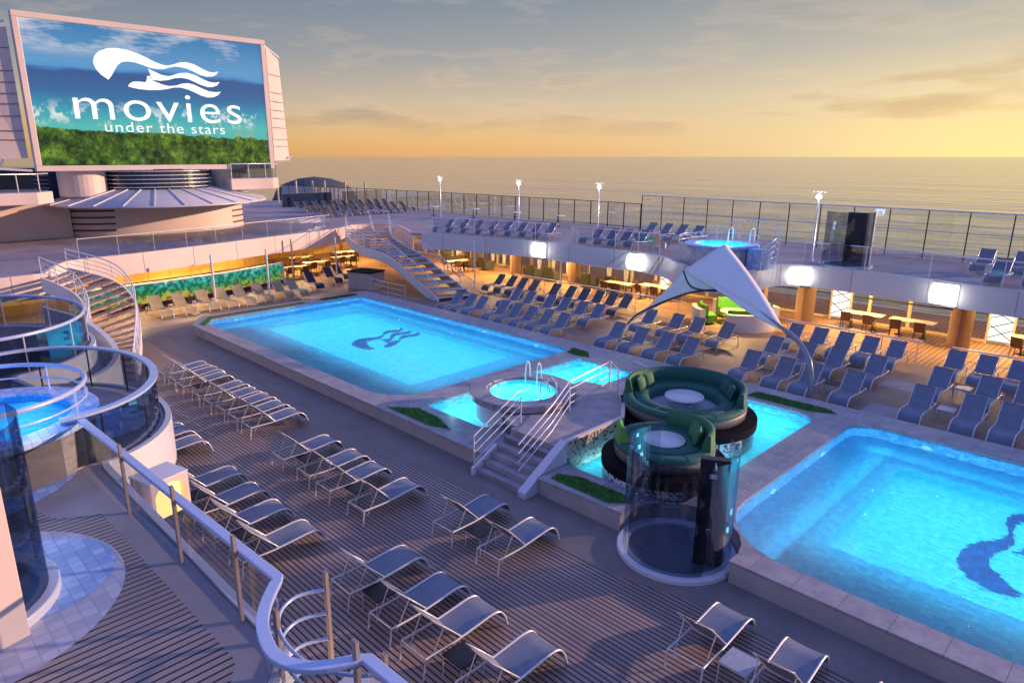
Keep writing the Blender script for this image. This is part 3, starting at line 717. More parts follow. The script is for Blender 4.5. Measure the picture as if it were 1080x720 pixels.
# ------------------------------------------------------------------ loungers and side tables
def make_lounger(sling, frame='frame', inc=46):
    root = empty('sun_lounger')
    w = .31
    prof = spline([(-.90, .355), (-.3, .345), (.25, .385), (.55, .41), (.74, .375), (.86, .24), (.94, .02)], 4)
    # sling seat between the rails
    b = MB(); sp_ = [(y, z - (.02 if abs(y) < .7 else 0)) for y, z in prof if y > -.18]
    vs = []; fs = []
    for i, (y, z) in enumerate(sp_):
        if z < .1: continue
        for k in range(5):
            u = -1 + k / 2; vs.append((u * (w - .02), y, z - .022 * (1 - u * u) + .01))
    rows = len(vs) // 5
    for i in range(rows - 1):
        for k in range(4): fs.append((i * 5 + k, i * 5 + k + 1, i * 5 + k + 6, i * 5 + k + 5))
    b.add(vs, fs, True); o = b.build('seat', sling, root)
    ca, sa = math.cos(R(inc)), math.sin(R(inc)); hy_, hz = -.14, .36; Lb = .80
    b = MB(); vs = []; fs = []
    for i in range(6):
        q = Lb * i / 5
        for k in range(5):
            u = -1 + k / 2; dip = .025 * (1 - u * u); vs.append((u * (w - .025), hy_ - q * ca + dip * -sa, hz + q * sa - dip * ca))
    for i in range(5):
        for k in range(4): fs.append((i * 5 + k, i * 5 + k + 1, i * 5 + k + 6, i * 5 + k + 5))
    b.add(vs, fs, True); b.build('backrest', sling, root)
    b = MB()
    for s in (-1, 1): b.tube([(s * w, y, z) for y, z in prof], .021, 6)
    b.tube([(-w, -.90, .355), (w, -.90, .355)], .015, 5); b.tube([(-w, .45, .34), (w, .45, .34)], .012, 5)
    b.build('side_frame', frame, root)
    b = MB(); e = (hy_ - Lb * ca, hz + Lb * sa)
    b.tube([(-w + .01, hy_, hz), (-w + .01, e[0], e[1]), (w - .01, e[0], e[1]), (w - .01, hy_, hz)], .015, 5); b.build('back_frame', frame, root)
    for s in (-1, 1): MB().tube([(s * w, -.90, .36), (s * (w + .005), -.95, 0)], .018, 6).build('leg', frame, root)
    b = MB(); m_ = (hy_ - .5 * ca, hz + .5 * sa)
    b.tube([(-w + .03, m_[0], m_[1]), (-w + .05, -.78, .20), (w - .05, -.78, .20), (w - .03, m_[0], m_[1])], .011, 5); b.build('back_support', frame, root)
    return root
def make_table(top):
    root = empty('side_table')
    MB().box(-.24, .24, -.24, .24, .37, .40).build('tabletop', top, root, .01)
    b = MB()
    for s in (-1, 1):
        b.tube([(s * .22, -.22, .37), (s * .22, .22, .37)], .012, 5); b.tube([(-.22, s * .22, .36), (.22, s * .22, .36)], .012, 5)
    b.build('table_frame', 'frame', root)
    for sx in (-1, 1):
        for sy in (-1, 1): MB().tube([(sx * .22, sy * .22, .37), (sx * .23, sy * .23, 0)], .012, 5).build('leg', 'frame', root)
    return root
PROTO = {}; USED = set()
def inst(kind, maker, loc_, rz, label, cat, group):
    if kind not in PROTO: PROTO[kind] = maker(); o = PROTO[kind]
    else: o = copy_tree(PROTO[kind])
    o.location = loc_; o.rotation_euler = (0, 0, rz)
    tag(o, label, cat, group); return o
ORD = ['first', 'second', 'third', 'fourth', 'fifth', 'sixth', 'seventh', 'eighth', 'ninth', 'tenth', 'eleventh', 'twelfth']
def row(xs, y, rz, z, kind, sling, frame, look, where, group, jit=.02, inc=46, end='the screen end'):
    """loungers of one row, counted from the end nearest the big screen (smallest x)"""
    items = sorted([(q if isinstance(q, tuple) else (q, y)) for q in xs]); n = len(items)
    for i, (x, yy) in enumerate(items):
        pos = 'first' if i == 0 else ('last' if i == n - 1 else ORD[i])
        lab = '%s lounger, %s from %s %s' % (look, pos, end, where)
        inst(kind, lambda: make_lounger(sling, frame, inc), (x + random.uniform(-jit, jit), yy + random.uniform(-jit, jit) * 2, z), rz + random.uniform(-.02, .02), lab, 'sun lounger', group)
def tbl(x, y, z, kind, top, lab, group='small side tables between the loungers', rz=0):
    inst(kind, lambda: make_table(top), (x, y, z), rz, lab, 'side table', group)
G = ('g', 'sling', 'frame')
row([-18.57, -19.52, -20.48, -21.37, -22.34, -23.73, -24.63, -25.6], 8.72, 0, 0, *G, 'grey', 'in the long row under the first pool', 'loungers in the long row along the near side of the first pool')
row([-18.5, -19.45, -20.35], 5.7, 0, 0, *G, 'grey', 'half hidden beside the curved terrace', 'loungers beside the curved glass terrace')
row([-15.92, -14.56, -13.53, -12.21], 8.32, 0, 0, *G, 'grey', 'in the row of four behind two black tables', 'row of four loungers in the middle of the near deck')
row([-15.84, -14.59, -13.44, -12.15], 5.50, 0, 0, *G, 'grey', 'in the row against the glass terrace rail', 'row of four loungers against the terrace rail')
row([-10.14, -8.74], 9.17, .03, 0, *G, 'grey', 'of the pair by the pool steps', 'pair of loungers near the pool steps')
row([-9.8, -8.55, -7.55, -6.25], 6.45, 0, 0, *G, 'blue grey', 'in the bottom centre row', 'row of four loungers at the bottom of the photo')
row([-4.42, -3.17, -1.8], 9.42, .02, 0, *G, 'blue grey', 'in the row before the round shower', 'loungers in front of the round shower')
for x, y, w_ in [(-23.05, 8.25, 'in the gap of the long row near the first pool'), (-15.24, 7.95, 'between first two loungers of the middle row'), (-12.87, 7.95, 'between last two loungers of the middle row'),
              (-15.21, 5.1, 'between first two loungers by the terrace rail'), (-12.8, 5.1, 'between last two loungers by the terrace rail'), (-9.44, 8.75, 'between the pair of loungers near the pool steps'),
              (-9.18, 6.0, 'between first two loungers of the bottom centre row'), (-6.9, 6.0, 'between last two loungers of the bottom centre row')]:
    tbl(x, y, 0, 'tb', 'blacktop', 'black square side table ' + w_)
tbl(-3.78, 9.0, 0, 'tg', 'greytop', 'pale grey side table between loungers in front of the shower')
rt = lambda l: [x - .33 for x in l]
row(rt([-27.05, -26.04, -25.13, -23.62, -22.69, -21.72, -20.69, -19.7]), 23.4, PI, 0, *G, 'blue grey', 'in the front row across the first pool', 'front row of loungers across the first pool')
row(rt([-25.4, -24.4, -22.9, -21.95, -20.77, -19.74]), 26.2, PI, 0, *G, 'blue grey', 'in the second row across the first pool', 'second row of loungers across the first pool')
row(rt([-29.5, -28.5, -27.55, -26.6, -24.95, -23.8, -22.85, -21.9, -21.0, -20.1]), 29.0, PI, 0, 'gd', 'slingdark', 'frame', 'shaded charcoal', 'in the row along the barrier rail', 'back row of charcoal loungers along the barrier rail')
row([-17.07, -15.86, -14.63, -13.5], 23.65, PI, 0, *G, 'blue grey', 'in the front row below the white sail', 'front row of loungers below the white sail')
row([-17.6, -16.23, -15.16, -13.74], 27.05, PI, 0, *G, 'blue grey', 'in the second row before the green booth', 'second row of loungers before the green booth')
row([-10.9, -9.61, -8.68, -7.33], 23.6, PI, 0, *G, 'blue grey', 'in the front row behind the curved pole', 'front row of loungers behind the curved pole')
row([-11.25, -9.95, -8.84, -7.43], 26.3, PI, 0, *G, 'blue grey', 'in the middle row behind the curved pole', 'middle row of loungers behind the curved pole')
row(rt([-11.23, -10.2, -9.2, -8.2, -7.24]), 29.1, PI, 0, *G, 'blue grey', 'in the back row behind the curved pole', 'back row of loungers behind the curved pole')
row([-5.23, -3.88, -2.9, -1.7], 23.65, PI, 0, *G, 'blue grey', 'in the front row across the nearer pool', 'front row of loungers across the nearer pool')
row([-5.36, -4.0, -2.95, -1.8], 26.3, PI, 0, *G, 'blue grey', 'in the second row across the nearer pool', 'second row of loungers across the nearer pool')
row([-5.57, -4.62, -3.62, -2.6], 29.2, PI, 0, *G, 'blue grey', 'in the back row before the dining windows', 'back row of loungers before the dining windows')
for x, y, k, w_ in [(-24.7, 24.2, 'tb', 'in the gap of the front row across the first pool'), (-16.45, 24.1, 'tb', 'below the white sail, screen side'), (-14.05, 24.1, 'tb', 'below the white sail, pole side'),
                 (-16.9, 27.5, 'tb', 'before the green booth, screen side'), (-14.5, 27.5, 'tb', 'before the green booth, pole side'), (-10.3, 24.2, 'tb', 'in the front row behind the curved pole, screen side'), (-8.0, 24.2, 'tb', 'in the front row behind the curved pole, middle'),
                 (-9.4, 26.9, 'tb', 'in the middle row behind the curved pole'), (-8.15, 26.9, 'tb', 'at the end of the middle row behind the curved pole'), (-23.9, 26.9, 'tb', 'in the second row across the first pool'),
                 (-4.55, 24.1, 'tg', 'in the front row across the nearer pool'), (-4.68, 26.8, 'tg', 'in the second row across the nearer pool'), (-25.6, 29.6, 'tb', 'in the charcoal row by the barrier rail')]:
    tbl(x, y, 0, k, 'blacktop' if k == 'tb' else 'greytop', ('black' if k == 'tb' else 'pale grey') + ' side table ' + w_)
# tan loungers before the mural
row([(-36.9, y) for y in (11.6, 12.75, 14.0, 15.05, 16.05, 17.1, 18.45, 19.3)], 0, -PI / 2 + .1, 0, 'gt', 'slingtan', 'frame', 'tan', 'before the tropical mural', 'tan loungers before the tropical mural', .03, 50, 'the curved stair')
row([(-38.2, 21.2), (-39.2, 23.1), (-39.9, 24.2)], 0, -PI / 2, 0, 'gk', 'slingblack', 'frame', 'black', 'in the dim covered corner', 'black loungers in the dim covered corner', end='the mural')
# raised starboard deck
row([(-35.0, 29.35), (-34.0, 29.75), (-33.0, 30.15), (-32.0, 30.5), (-31.0, 30.85), (-30.0, 31.15), (-29.0, 31.4), (-28.0, 31.55)], 0, PI - .1, ZU, *G, 'pale grey', 'on the upper deck behind the frosted balustrade', 'loungers behind the frosted upper balustrade')
row([(-24.4, 31.6), (-23.5, 31.75), (-22.6, 31.9), (-21.7, 32.1)], 0, PI - .1, ZU, *G, 'blue', 'on the upper deck above the sail', 'front group of loungers on the upper deck by the raised whirlpool')
row([(-23.9, 36.3), (-22.9, 36.4), (-21.9, 36.5), (-20.9, 36.6)], 0, PI - .1, ZU, *G, 'blue', 'on the upper deck by the windscreen', 'rear group of loungers on the upper deck by the windscreen')
row([(-6.5, 36.2), (-5.4, 33.3), (-4.2, 33.4), (-5.2, 36.3)], 0, PI, ZU, *G, 'blue', 'on the upper deck above the dining windows', 'loungers on the upper deck at the right frame edge')
for r_, (x0, y0_, x1, y1_, n, nm) in enumerate([(-51.5, 29.4, -51.2, 38.4, 11, 'front'), (-57, 31, -55.5, 41-1.5, 11, 'rear')]):
    row([(x0 + (x1 - x0) * i / (n - 1) + i * 1e-4, y0_ + (y1_ - y0_) * i / (n - 1)) for i in range(n)] if x0 < x1 else [(x0 + (x1 - x0) * i / (n - 1), y0_ + (y1_ - y0_) * i / (n - 1)) for i in range(n)], 0, -PI / 2 + .3, ZU, 'gk', 'slingblack', 'frame', 'black', 'in the %s row on the upper stern deck' % nm, '%s row of black loungers on the upper stern deck' % nm, .05, end='the bar')

# ------------------------------------------------------------------ upper deck on the far side
edgeS = spline([(-35.6, 27.9), (-33.6, 29.0), (-30.5, 29.9), (-27, 30.5), (-24, 30.5), (-20.6, 30.6), (-18.5, 30.0), (-17.0, 28.8), (-15.4, 28.0), (-14.2, 28.3), (-13.75, 29.6), (-13.7, 31.5), (-12.7, 32.4), (-11.0, 32.6), (-9.0, 32.5), (-6.8, 32.2), (-4, 31.8), (0, 31.2), (9, 30.5)], 5)
edgeA = spline([(-34.2, -8), (-34.3, 4.8), (-35.0, 6.3), (-36.8, 7.2), (-37.9, 8.2), (-38.4, 11.0), (-39.3, 15), (-40.4, 19), (-41.4, 23), (-42.3, 25.6), (-43.6, 27.6), (-43.2, 29.6), (-41.5, 30.2), (-38.5, 28.9), (-36.6, 27.9)], 5)
up = [(-75, 41), (-75, -8)] + edgeA[0:] + edgeS + [(9, 41)]
o = MB().prism(up, ZU - .18, ZU).build('upper_deck', 'deck_up'); tag(o, kind='structure')
def off(path, d):
    P = [Vector(p) for p in path]; n = len(P); Q = []
    for i in range(n):
        e = (P[min(i + 1, n - 1)] - P[max(i - 1, 0)]).normalized(); q = P[i] + Vector((-e.y, e.x)) * d; Q.append((q.x, q.y))
    return Q
ed = off(edgeS, -.02)
def ext(o_, zs): return o_
r0 = MB().ribbon(ed, -.16, 2.12, ZU + .03); o = r0.build('deck_fascia', 'fascia'); tag(o, 'long wavy pale blue fascia edging the upper deck above the covered walkway', 'fascia')
ea = off(edgeA, -.02)
o = MB().ribbon(ea, -.18, 2.1, ZU + .06).build('deck_fascia', 'salmonwall'); tag(o, 'broad cream curved fascia of the stern upper deck below the big screen', 'fascia')
# diagonal seams on the far fascia
sm_ = MB()
def seam_at(parent_ed, i, j):
    a, b_ = parent_ed[i], parent_ed[j]
    n_ = Vector((b_[1] - a[1], -(b_[0] - a[0]))).normalized() * .175
    sm_.bar((a[0] + n_.x, a[1] + n_.y, 2.16), (b_[0] + n_.x, b_[1] + n_.y, ZU), .02, .012)
o_f = bpy.data.objects['deck_fascia']
for i, j in ((22, 24), (23, 25), (27, 29), (28, 30)): seam_at(ed, i, j)
s_ = sm_.build('panel_seam', 'seam', o_f)
def fascia_seams(parent, path, d_, z0, z1, every):
    P = off(path, d_); acc = 0; nxt = every * .5
    for i in range(len(P) - 1):
        a, b_ = Vector(P[i]), Vector(P[i + 1]); l = (b_ - a).length
        while nxt <= acc + l:
            p = a.lerp(b_, (nxt - acc) / l); q_ = MB().box(-.008, .008, -.008, .008, z0, z1).build('panel_seam', 'seam', parent); q_.location = (p.x, p.y, 0); nxt += every
        acc += l
fascia_seams(bpy.data.objects['deck_fascia'], ed, -.16, 2.14, ZU + .02, 3.1)
fascia_seams(bpy.data.objects['deck_fascia.001'], ea, -.18, 2.12, ZU + .05, 2.9)
# soffit lamps glow warm, drum fixtures on the fascia
def fixture(x, y, ang, z=2.62, lab=''):
    root = empty('fascia_lamp', (x, y, z), ang, lab, 'lamp', 'lit drum lamps on the deck fascia')
    b = MB(); n = 14; w = .46
    P = [(w * s, -.34 * math.sin(PI * k / n) - .02, -.42 * math.cos(PI * k / n)) for s in (-1, 1) for k in range(n + 1)]
    F = [(k, k + 1, n + 2 + k, n + 1 + k) for k in range(n)] + [tuple(range(n + 1)), tuple(reversed(range(n + 1, 2 * n + 2)))]
    b.add(P, F); b.build('lamp_shade', 'lampwhite', root)
    MB().box(-w - .02, w + .02, -.03, .0, -.44, .44).build('back_plate', 'white', root)
    MB().box(.05, w + .02, -.3, -.02, -.5, -.445).build('bracket', 'darkmetal', root)
    point('fixture_light', (x + math.sin(ang) * .9, y - math.cos(ang) * .9, z), 7, (1, .9, .78), .3)
fixture(-27.3, 30.26, .05, lab='bright drum lamp on the fascia below the frosted balustrade')
fixture(-20.5, 30.38, .05, lab='bright drum lamp on the fascia left of the sail peak')
fixture(-12.75, 32.28, .35, lab='bright drum lamp on the fascia right of the sail peak')
fixture(-6.8, 32.0, -.12, lab='bright drum lamp on the fascia above the dining windows')
# balustrade on the far upper deck
def balustrade(name, path, z, h, lab, cat='balustrade', pmat='railwhite', gmat='glass', every=1.5, pr=.018, mids=(), top=.028, group=None, postmat=None):
    root = empty(name, (path[0][0], path[0][1], z), 0, lab, cat, group)
    rel = [(p[0] - path[0][0], p[1] - path[0][1]) for p in path]
    b = MB(); b.tube([(p[0], p[1], h) for p in rel], top, 6)
    for k in mids: b.tube([(p[0], p[1], k) for p in rel], top * .6, 5)
    b.build('handrail', pmat, root)
    posts_parts(root, rel, 0, h, every, pr, postmat or pmat)
    if gmat: MB().ribbon(rel, .012, .08, h - .06).build('glass_panels', gmat, root)
    return root
M['frost'] = glass('frosted_glass', (.80, .84, .93), .5, .3)
inS = off(edgeS, .12)
def part_(path, xa, xb): return [p for p in path if xa <= p[0] <= xb]
balustrade('glass_balustrade', part_(inS, -35.4, -26.6), ZU, 1.05, 'frosted glass balustrade in front of eight pale loungers on the upper deck', gmat='frost')
balustrade('glass_balustrade', part_(inS, -25.6, -18.4), ZU, 1.05, 'clear glass balustrade before the blue loungers on the upper deck', gmat='glassclear')
balustrade('glass_balustrade', [p for p in inS if p[0] > -12.9 and p[1] < 33 and p[1] > 30], ZU, 1.05, 'clear glass balustrade above the dining windows', gmat='glassclear', every=2.6)
inA = off(edgeA, .15)
balustrade('glass_balustrade', [p for p in inA if p[1] > 8.5 and p[0] < -37.5 and p[1] < 25.3], ZU, 1.0, 'long clear glass balustrade along the curved stern deck below the canopy', gmat='glassclear', every=1.9, pr=.012, top=.018)
# windscreens
o = balustrade('windscreen', [(-75, 38.4), (-56, 40.0), (-44, 40.6), (-30, 40.6), (-27, 40.2)], ZU, 1.75, 'lower glass windscreen with dark posts along the far deck edge', 'windscreen', 'darkmetal', 'glassclear', 1.55, .04, (.12,), .03)
o = balustrade('windscreen', [(-27, 40.2), (-24, 39.8), (-19, 39.4), (-9, 39.0), (1, 38.4), (9, 38)], ZU, 2.35, 'tall glass windscreen with dark posts behind the upper whirlpool', 'windscreen', 'rail', 'glassclear', 1.75, .03, (.1, 1.35), .04, postmat='darkmetal')
# tables behind
for i, (x, y) in enumerate([(-46.3, 37.6), (-42.0, 38.3), (-37.2, 38.2), (-32.8, 38.2)]):
    if i == 0:
        pt = empty('cafe_table', (0, 0, 0), 0, '', 'table')
        MB().lathe([(0.01, .73), (.55, .73), (.55, .76), (0.01, .76)], n=24).build('tabletop', 'white', pt); MB().lathe([(.25, 0), (.2, .03), (.035, .05), (.035, .73)], n=12).build('pedestal', 'darkmetal', pt); q = pt
    else: q = copy_tree(pt)
    q.location = (x, y, ZU); tag(q, 'white round cafe table, %s from the stern, by the low windscreen' % ORD[i], 'table', 'cafe tables by the windscreen')
# light posts
for i, (x, y, h, w_) in enumerate([(-45.1, 37.4, 3.05, 'farthest away, beside the cafe tables'), (-34.05, 35.4, 3.15, 'behind the frosted balustrade'), (-26.8, 35.1, 3.25, 'between the two lounger groups of the upper deck'), (-13.0, 34.05, 3.25, 'nearest, right of the upper whirlpool')]):
    if i == 0:
        lp = empty('lamp_post', (0, 0, 0), 0, '', 'lamp post')
        MB().lathe([(.09, 0), (.09, .03), (.05, .06), (.045, 2.95)], n=14).build('pole', 'rail', lp)
        MB().lathe([(0.01, 2.95), (.09, 2.97), (.12, 3.05), (.09, 3.14), (0.01, 3.17)], n=16).build('lamp_head', 'lampcool', lp)
        b = MB(); b.bar((-.3, 0, 3.3), (.3, 0, 3.3), .03)
        for s in (-.28, -.1, .1, .28): b.bar((s, 0, 3.3), (s, 0, 3.24), .06)
        b.bar((0, 0, 3.15), (0, 0, 3.3), .03); b.build('speaker_bracket', 'rail', lp); q = lp
    else: q = copy_tree(lp)
    q.location = (x, y, ZU); q.scale = (1, 1, 1); tag(q, 'slim lamp post with bright head, ' + w_, 'lamp post', 'lamp posts on the upper deck')
    point('post_light', (x + .1, y - .35, ZU + 3.05), 12, (.85, .92, 1), .12)

# upper whirlpool
UC = (-15.75, 30.2)
u = empty('upper_whirlpool', (UC[0], UC[1], ZU), 0, 'raised round whirlpool lit blue on the upper deck behind the sail', 'whirlpool')
MB().lathe([(1.55, 0), (1.6, .82)], n=56).build('tub_wall', 'tilegrey', u)
MB().solid_arc(1.2, 1.7, .82, .95, n=56).build('tub_rim', 'tileblue', u, .02)
MB().lathe([(1.2, .9), (1.15, .3), (0.01, .28)], n=48).build('tub_basin', 'shallow', u); MB().prism(circ((0, 0), 1.2), None, .82).build('tub_water', 'water', u)
area('whirlpool_light', (UC[0], UC[1], ZU + .78), 1.7, 70, (.3, .8, 1)); point('rim_glow', (UC[0] + .4, UC[1] - .2, ZU + 1.5), 45, (.35, .6, 1), .3)
for x in (-.15, .95):
    b = MB(); b.tube(spline([(x, .9, .5), (x, .95, 1.35), (x, 1.1, 1.6), (x, 1.35, 1.5), (x, 1.4, .9)], 6), .03); b.build('ladder_rail', 'railwhite', u)
b = MB()
for i in range(5): b.solid_arc(1.72, 2.5, 0, .9 - i * .18, (0, 0), R(-20 + 16 * i), R(-4 + 16 * i), 6)
b.build('steps', 'tileblue', u)
b = MB(); arc = [(2.55 * math.cos(R(a)), 2.55 * math.sin(R(a))) for a in range(-20, 160, 8)]
hh = [1.0 + .9 * math.sin(PI * min(1, max(0, (i) / (len(arc) - 1)))) for i in range(len(arc))]
for k in range(4): b.tube([(p[0], p[1], h * (1 - k * .2)) for p, h in zip(arc, hh)], .028 if k == 0 else .014, 5)
for i in range(0, len(arc), 3): b.tube([(arc[i][0], arc[i][1], 0), (arc[i][0], arc[i][1], hh[i])], .018, 5)
b.build('guard_rail', 'rail', u)
b = MB(); arc = [(1.95 * math.cos(R(a)), 1.95 * math.sin(R(a))) for a in range(60, 250, 8)]
for k in (1.25, 1.0): b.tube([(p[0], p[1], k) for p in arc], .022, 5)
for i in range(0, len(arc), 4): b.tube([(arc[i][0], arc[i][1], 0), (arc[i][0], arc[i][1], 1.25)], .015, 5)
b.build('tub_rail', 'rail', u)
# upper shower
s_ = empty('upper_shower', (-11.3, 33.6, ZU), 0, 'dark glass shower with pink edged screen on the upper deck', 'shower')
MB().solid_arc(.85, 1.15, 0, .1, n=40).build('base_ring', 'fascia', s_)
MB().solid_arc(1.0, 1.015, .1, 2.5, a0=R(-150), a1=R(40), n=30).build('glass_panel', 'glassdark', s_)
MB().obox((.1, .75), (1, -.1), .45, .12, .1, 2.4).build('shower_panel', 'darkmetal', s_); MB().box(.98, 1.06, -.1, .0, 0, 2.5).build('edge_post', 'salmonwall', s_)

# ------------------------------------------------------------------ covered walkway below
colP = None
for i, (x, w_) in enumerate([(-38.6, 'nearest the stern behind the main stair'), (-33.2, 'beside the dark planters, stern end'), (-27.9, 'among the curtains'), (-20.4, 'left of the sail'), (-13.1, 'right of the green booth'), (-6.5, 'before the dining windows at the right')]):
    if i == 0: colP = MB().solid_arc(.01, .42, .0, 2.9, n=28).build('round_column', 'bark'); q = colP
    else: q = copy_tree(colP)
    q.location = (x, 34.3, .006); tag(q, 'thick brown round column ' + w_, 'column', 'columns of the covered walkway')
for i, (x, y, zt) in enumerate([(-31.3, 28.6, 2.95), (-26.3, 31.0, 2.95)]):
    q = MB().solid_arc(.005, .045, 0, zt, n=12).build('thin_post', 'railwhite'); q.location = (x, y, .006)
    tag(q, 'slim white post under the fascia ' + ('beside the main stair' if i == 0 else 'below the first drum lamp'), 'post', 'slim posts under the upper deck')
wn = empty('window_wall', (-51, 36.2, 0), 0, 'long glazed wall with yellow mullions behind the covered walkway', 'window wall')
x = 0; k = 0
mull = []
while x < 60:
    mull.append(x); x += 1.75
for i, x in enumerate(mull):
    MB().box(x - .07, x + .07, -.06, .06, .12, 2.92).build('mullion', 'yellow', wn)
MB().box(0, 60, -.05, .05, 0.01, .115).build('sill', 'yellow', wn)
for i in range(len(mull) - 1): MB().box(mull[i] + .075, mull[i + 1] - .075, -.008, .008, .12, 2.9).build('pane', 'glasswin', wn)
b = MB(); b.box(0, 60, -.10, -.062, 1.25, 1.30); b.build('transom', 'darkmetal', wn)
# curtains and lattice panels
for i, x in enumerate([-40.6, -39.2, -37.8, -36.6, -35.4, -34.2, -31.9, -30.6, -29.3, -25.9, -24.6]):
    b = MB(); pts = []; n = 12
    for j in range(n + 1):
        pts.append((-.22 + .44 * j / n, .07 * math.sin(j * 2.4)))
    q = b
    top = [(p[0], p[1]) for p in pts]
    vs = []
    for z, sc in ((.35, .45), (.9, .75), (2.0, 1.0), (2.9, 1.0)): vs += [(p[0] * sc, p[1] * sc, z) for p in pts] + [(p[0] * sc, p[1] * sc + .03, z) for p in reversed(pts)]
    m_ = 2 * (n + 1)
    fs = [(r_ * m_ + j, r_ * m_ + (j + 1) % m_, (r_ + 1) * m_ + (j + 1) % m_, (r_ + 1) * m_ + j) for r_ in range(3) for j in range(m_)]
    q.add(vs, fs, True); o = q.build('tied_curtain', 'white'); o.location = (x, 35.3, 0)
    tag(o, 'white gathered curtain, %s from the main stair in the covered walkway' % ORD[i], 'curtain', 'gathered curtains in the covered walkway')
M['litpanel'] = emit('backlit_panel', (1, .95, .86), 1.1)
for i, x in enumerate([-12.0, -5.35, -22.0]):
    q = empty('lattice_panel', (x, 35.9, 0), 0, 'white backlit panel with crossing dark rods ' + ['right of the column beside the booth', 'behind the rightmost column', 'behind the left wing of the sail'][i], 'panel', 'backlit lattice panels')
    MB().box(-.42, .42, -.03, .03, .2, 2.8).build('light_panel', 'litpanel', q)
    b = MB()
    for j in range(6): b.bar((-.42, -.06, .3 + j * .45), (.42, -.06, .75 + j * .38), .035)
    for j in range(3): b.bar((.42, -.07, .3 + j * .8), (-.42, -.07, .9 + j * .7), .03)
    b.build('rods', 'darkmetal', q)
    MB().box(-.5, -.425, -.06, .06, 0.01, 2.9).build('side_post', 'yellow', q); MB().box(.425, .5, -.06, .06, 0.01, 2.9).build('side_post', 'yellow', q)
# dining furniture
def dtable(w=.75, l=.9):
    q = empty('dining_table'); MB().box(-l, l, -w / 2, w / 2, .72, .76).build('tabletop', 'tabletop', q, .01)
    for s in (-1, 1): MB().lathe([(.2, 0), (.16, .03), (.03, .05), (.03, .72)], (s * l * .55, 0), n=10).build('pedestal', 'darkmetal', q)
    return q
def dchair():
    q = empty('dining_chair'); MB().box(-.22, .22, -.22, .22, .42, .48).build('seat', 'chairbrown', q, .02)
    b = MB(); b.add([(-.22, .2, .48), (.22, .2, .48), (.22, .27, .88), (-.22, .27, .88), (-.22, .24, .48), (.22, .24, .48), (.22, .31, .88), (-.22, .31, .88)], [(0, 1, 2, 3), (7, 6, 5, 4), (0, 4, 5, 1), (1, 5, 6, 2), (2, 6, 7, 3), (3, 7, 4, 0)]); b.build('backrest', 'chairbrown', q)
    for sx in (-1, 1):
        for sy in (-1, 1): MB().tube([(sx * .19, sy * .19, .42), (sx * .21, sy * .21, 0)], .018, 5).build('leg', 'darkmetal', q)
    return q
spots = [(-10.6, 34.9, 'first long one right of the booth column'), (-8.5, 34.9, 'second long one right of the booth column'), (-3.9, 34.9, 'behind the column at the right edge'), (-23.6, 33.2, 'left, before the sail wing'), (-21.6, 33.9, 'second, before the sail wing'), (-37.0, 32.2, 'under the deck beside the main stair'), (-41.5, 31.2, 'deep behind the main stair'),
         (-43.5, 24.5, 'left corner behind the mural'), (-44.5, 27.4, 'behind the thin posts'), (-46.5, 25.0, 'at the back near the mural end'), (-46.8, 29.0, 'at the very back of the covered corner'), (-42.6, 22.3, 'nearest the mural end')]
k = 0
for i, (x, y, w_) in enumerate(spots):
    if i == 0: dt = dtable(); q = dt
    else: q = copy_tree(dt)
    q.location = (x, y, .006); q.rotation_euler = (0, 0, 0 if i < 5 else 1.4); tag(q, 'pale top dining table, ' + w_, 'table', 'dining tables under the decks')
    for j, (dx, dy, rz) in enumerate([(-.5, -.62, PI), (.5, -.62, PI), (-.5, .62, 0), (.5, .62, 0)]):
        if i < 3 and j > 1: continue
        if k == 0: dc = dchair(); c_ = dc
        else: c_ = copy_tree(dc)
        k += 1; a = q.rotation_euler[2]
        c_.location = (x + dx * math.cos(a) - dy * math.sin(a), y + dx * math.sin(a) + dy * math.cos(a), .006); c_.rotation_euler = (0, 0, a + rz + random.uniform(-.3, .3))
        tag(c_, 'brown chair, %s at the table %s' % (ORD[j], w_.replace('first long one ', '').replace('second long one', 'farther')), 'chair', 'dark chairs at the dining tables')
# olive seats behind the curtains
for i, x in enumerate([-40.0, -38.2, -36.1, -31.3, -29.6, -26.5, -24.6]):
    q = empty('club_chair', (x, 34.1, .006), PI, 'dark olive club chair, %s from the main stair, before the curtains' % ORD[i], 'armchair', 'olive club chairs before the curtains')
    MB().box(-.4, .4, -.35, .35, .15, .45).build('seat', 'darkgreen', q, .04); MB().box(-.4, .4, .352, .5, .15, .95).build('backrest', 'darkgreen', q, .04)
    for s in (-1, 1): MB().box(s * .402, s * .52, -.35, .5, .1, .65).build('armrest', 'darkgreen', q)
# barriers behind the last rows
def barrier(x0, x1, y, lab):
    q = empty('barrier_rail', (x0, y, 0), 0, lab, 'rail', 'low barrier rails behind the loungers')
    b = MB(); b.box(0, x1 - x0, -.05, .05, .88, .93); b.build('top_bar', 'railwhite', q)
    b = MB()
    x = .05
    while x < x1 - x0: b.tube([(x, 0, 0), (x, 0, .88)], .02, 5); x += 1.3
    b.tube([(0, 0, .45), (x1 - x0, 0, .45)], .012, 5); b.build('posts', 'rail', q)
barrier(-29.6, -17.5, 30.35, 'low rail behind the charcoal loungers'); barrier(-12.3, -6.9, 30.3, 'low rail behind the back row by the brown column'); barrier(-5.9, 2, 30.3, 'low rail behind the back row at the right edge')
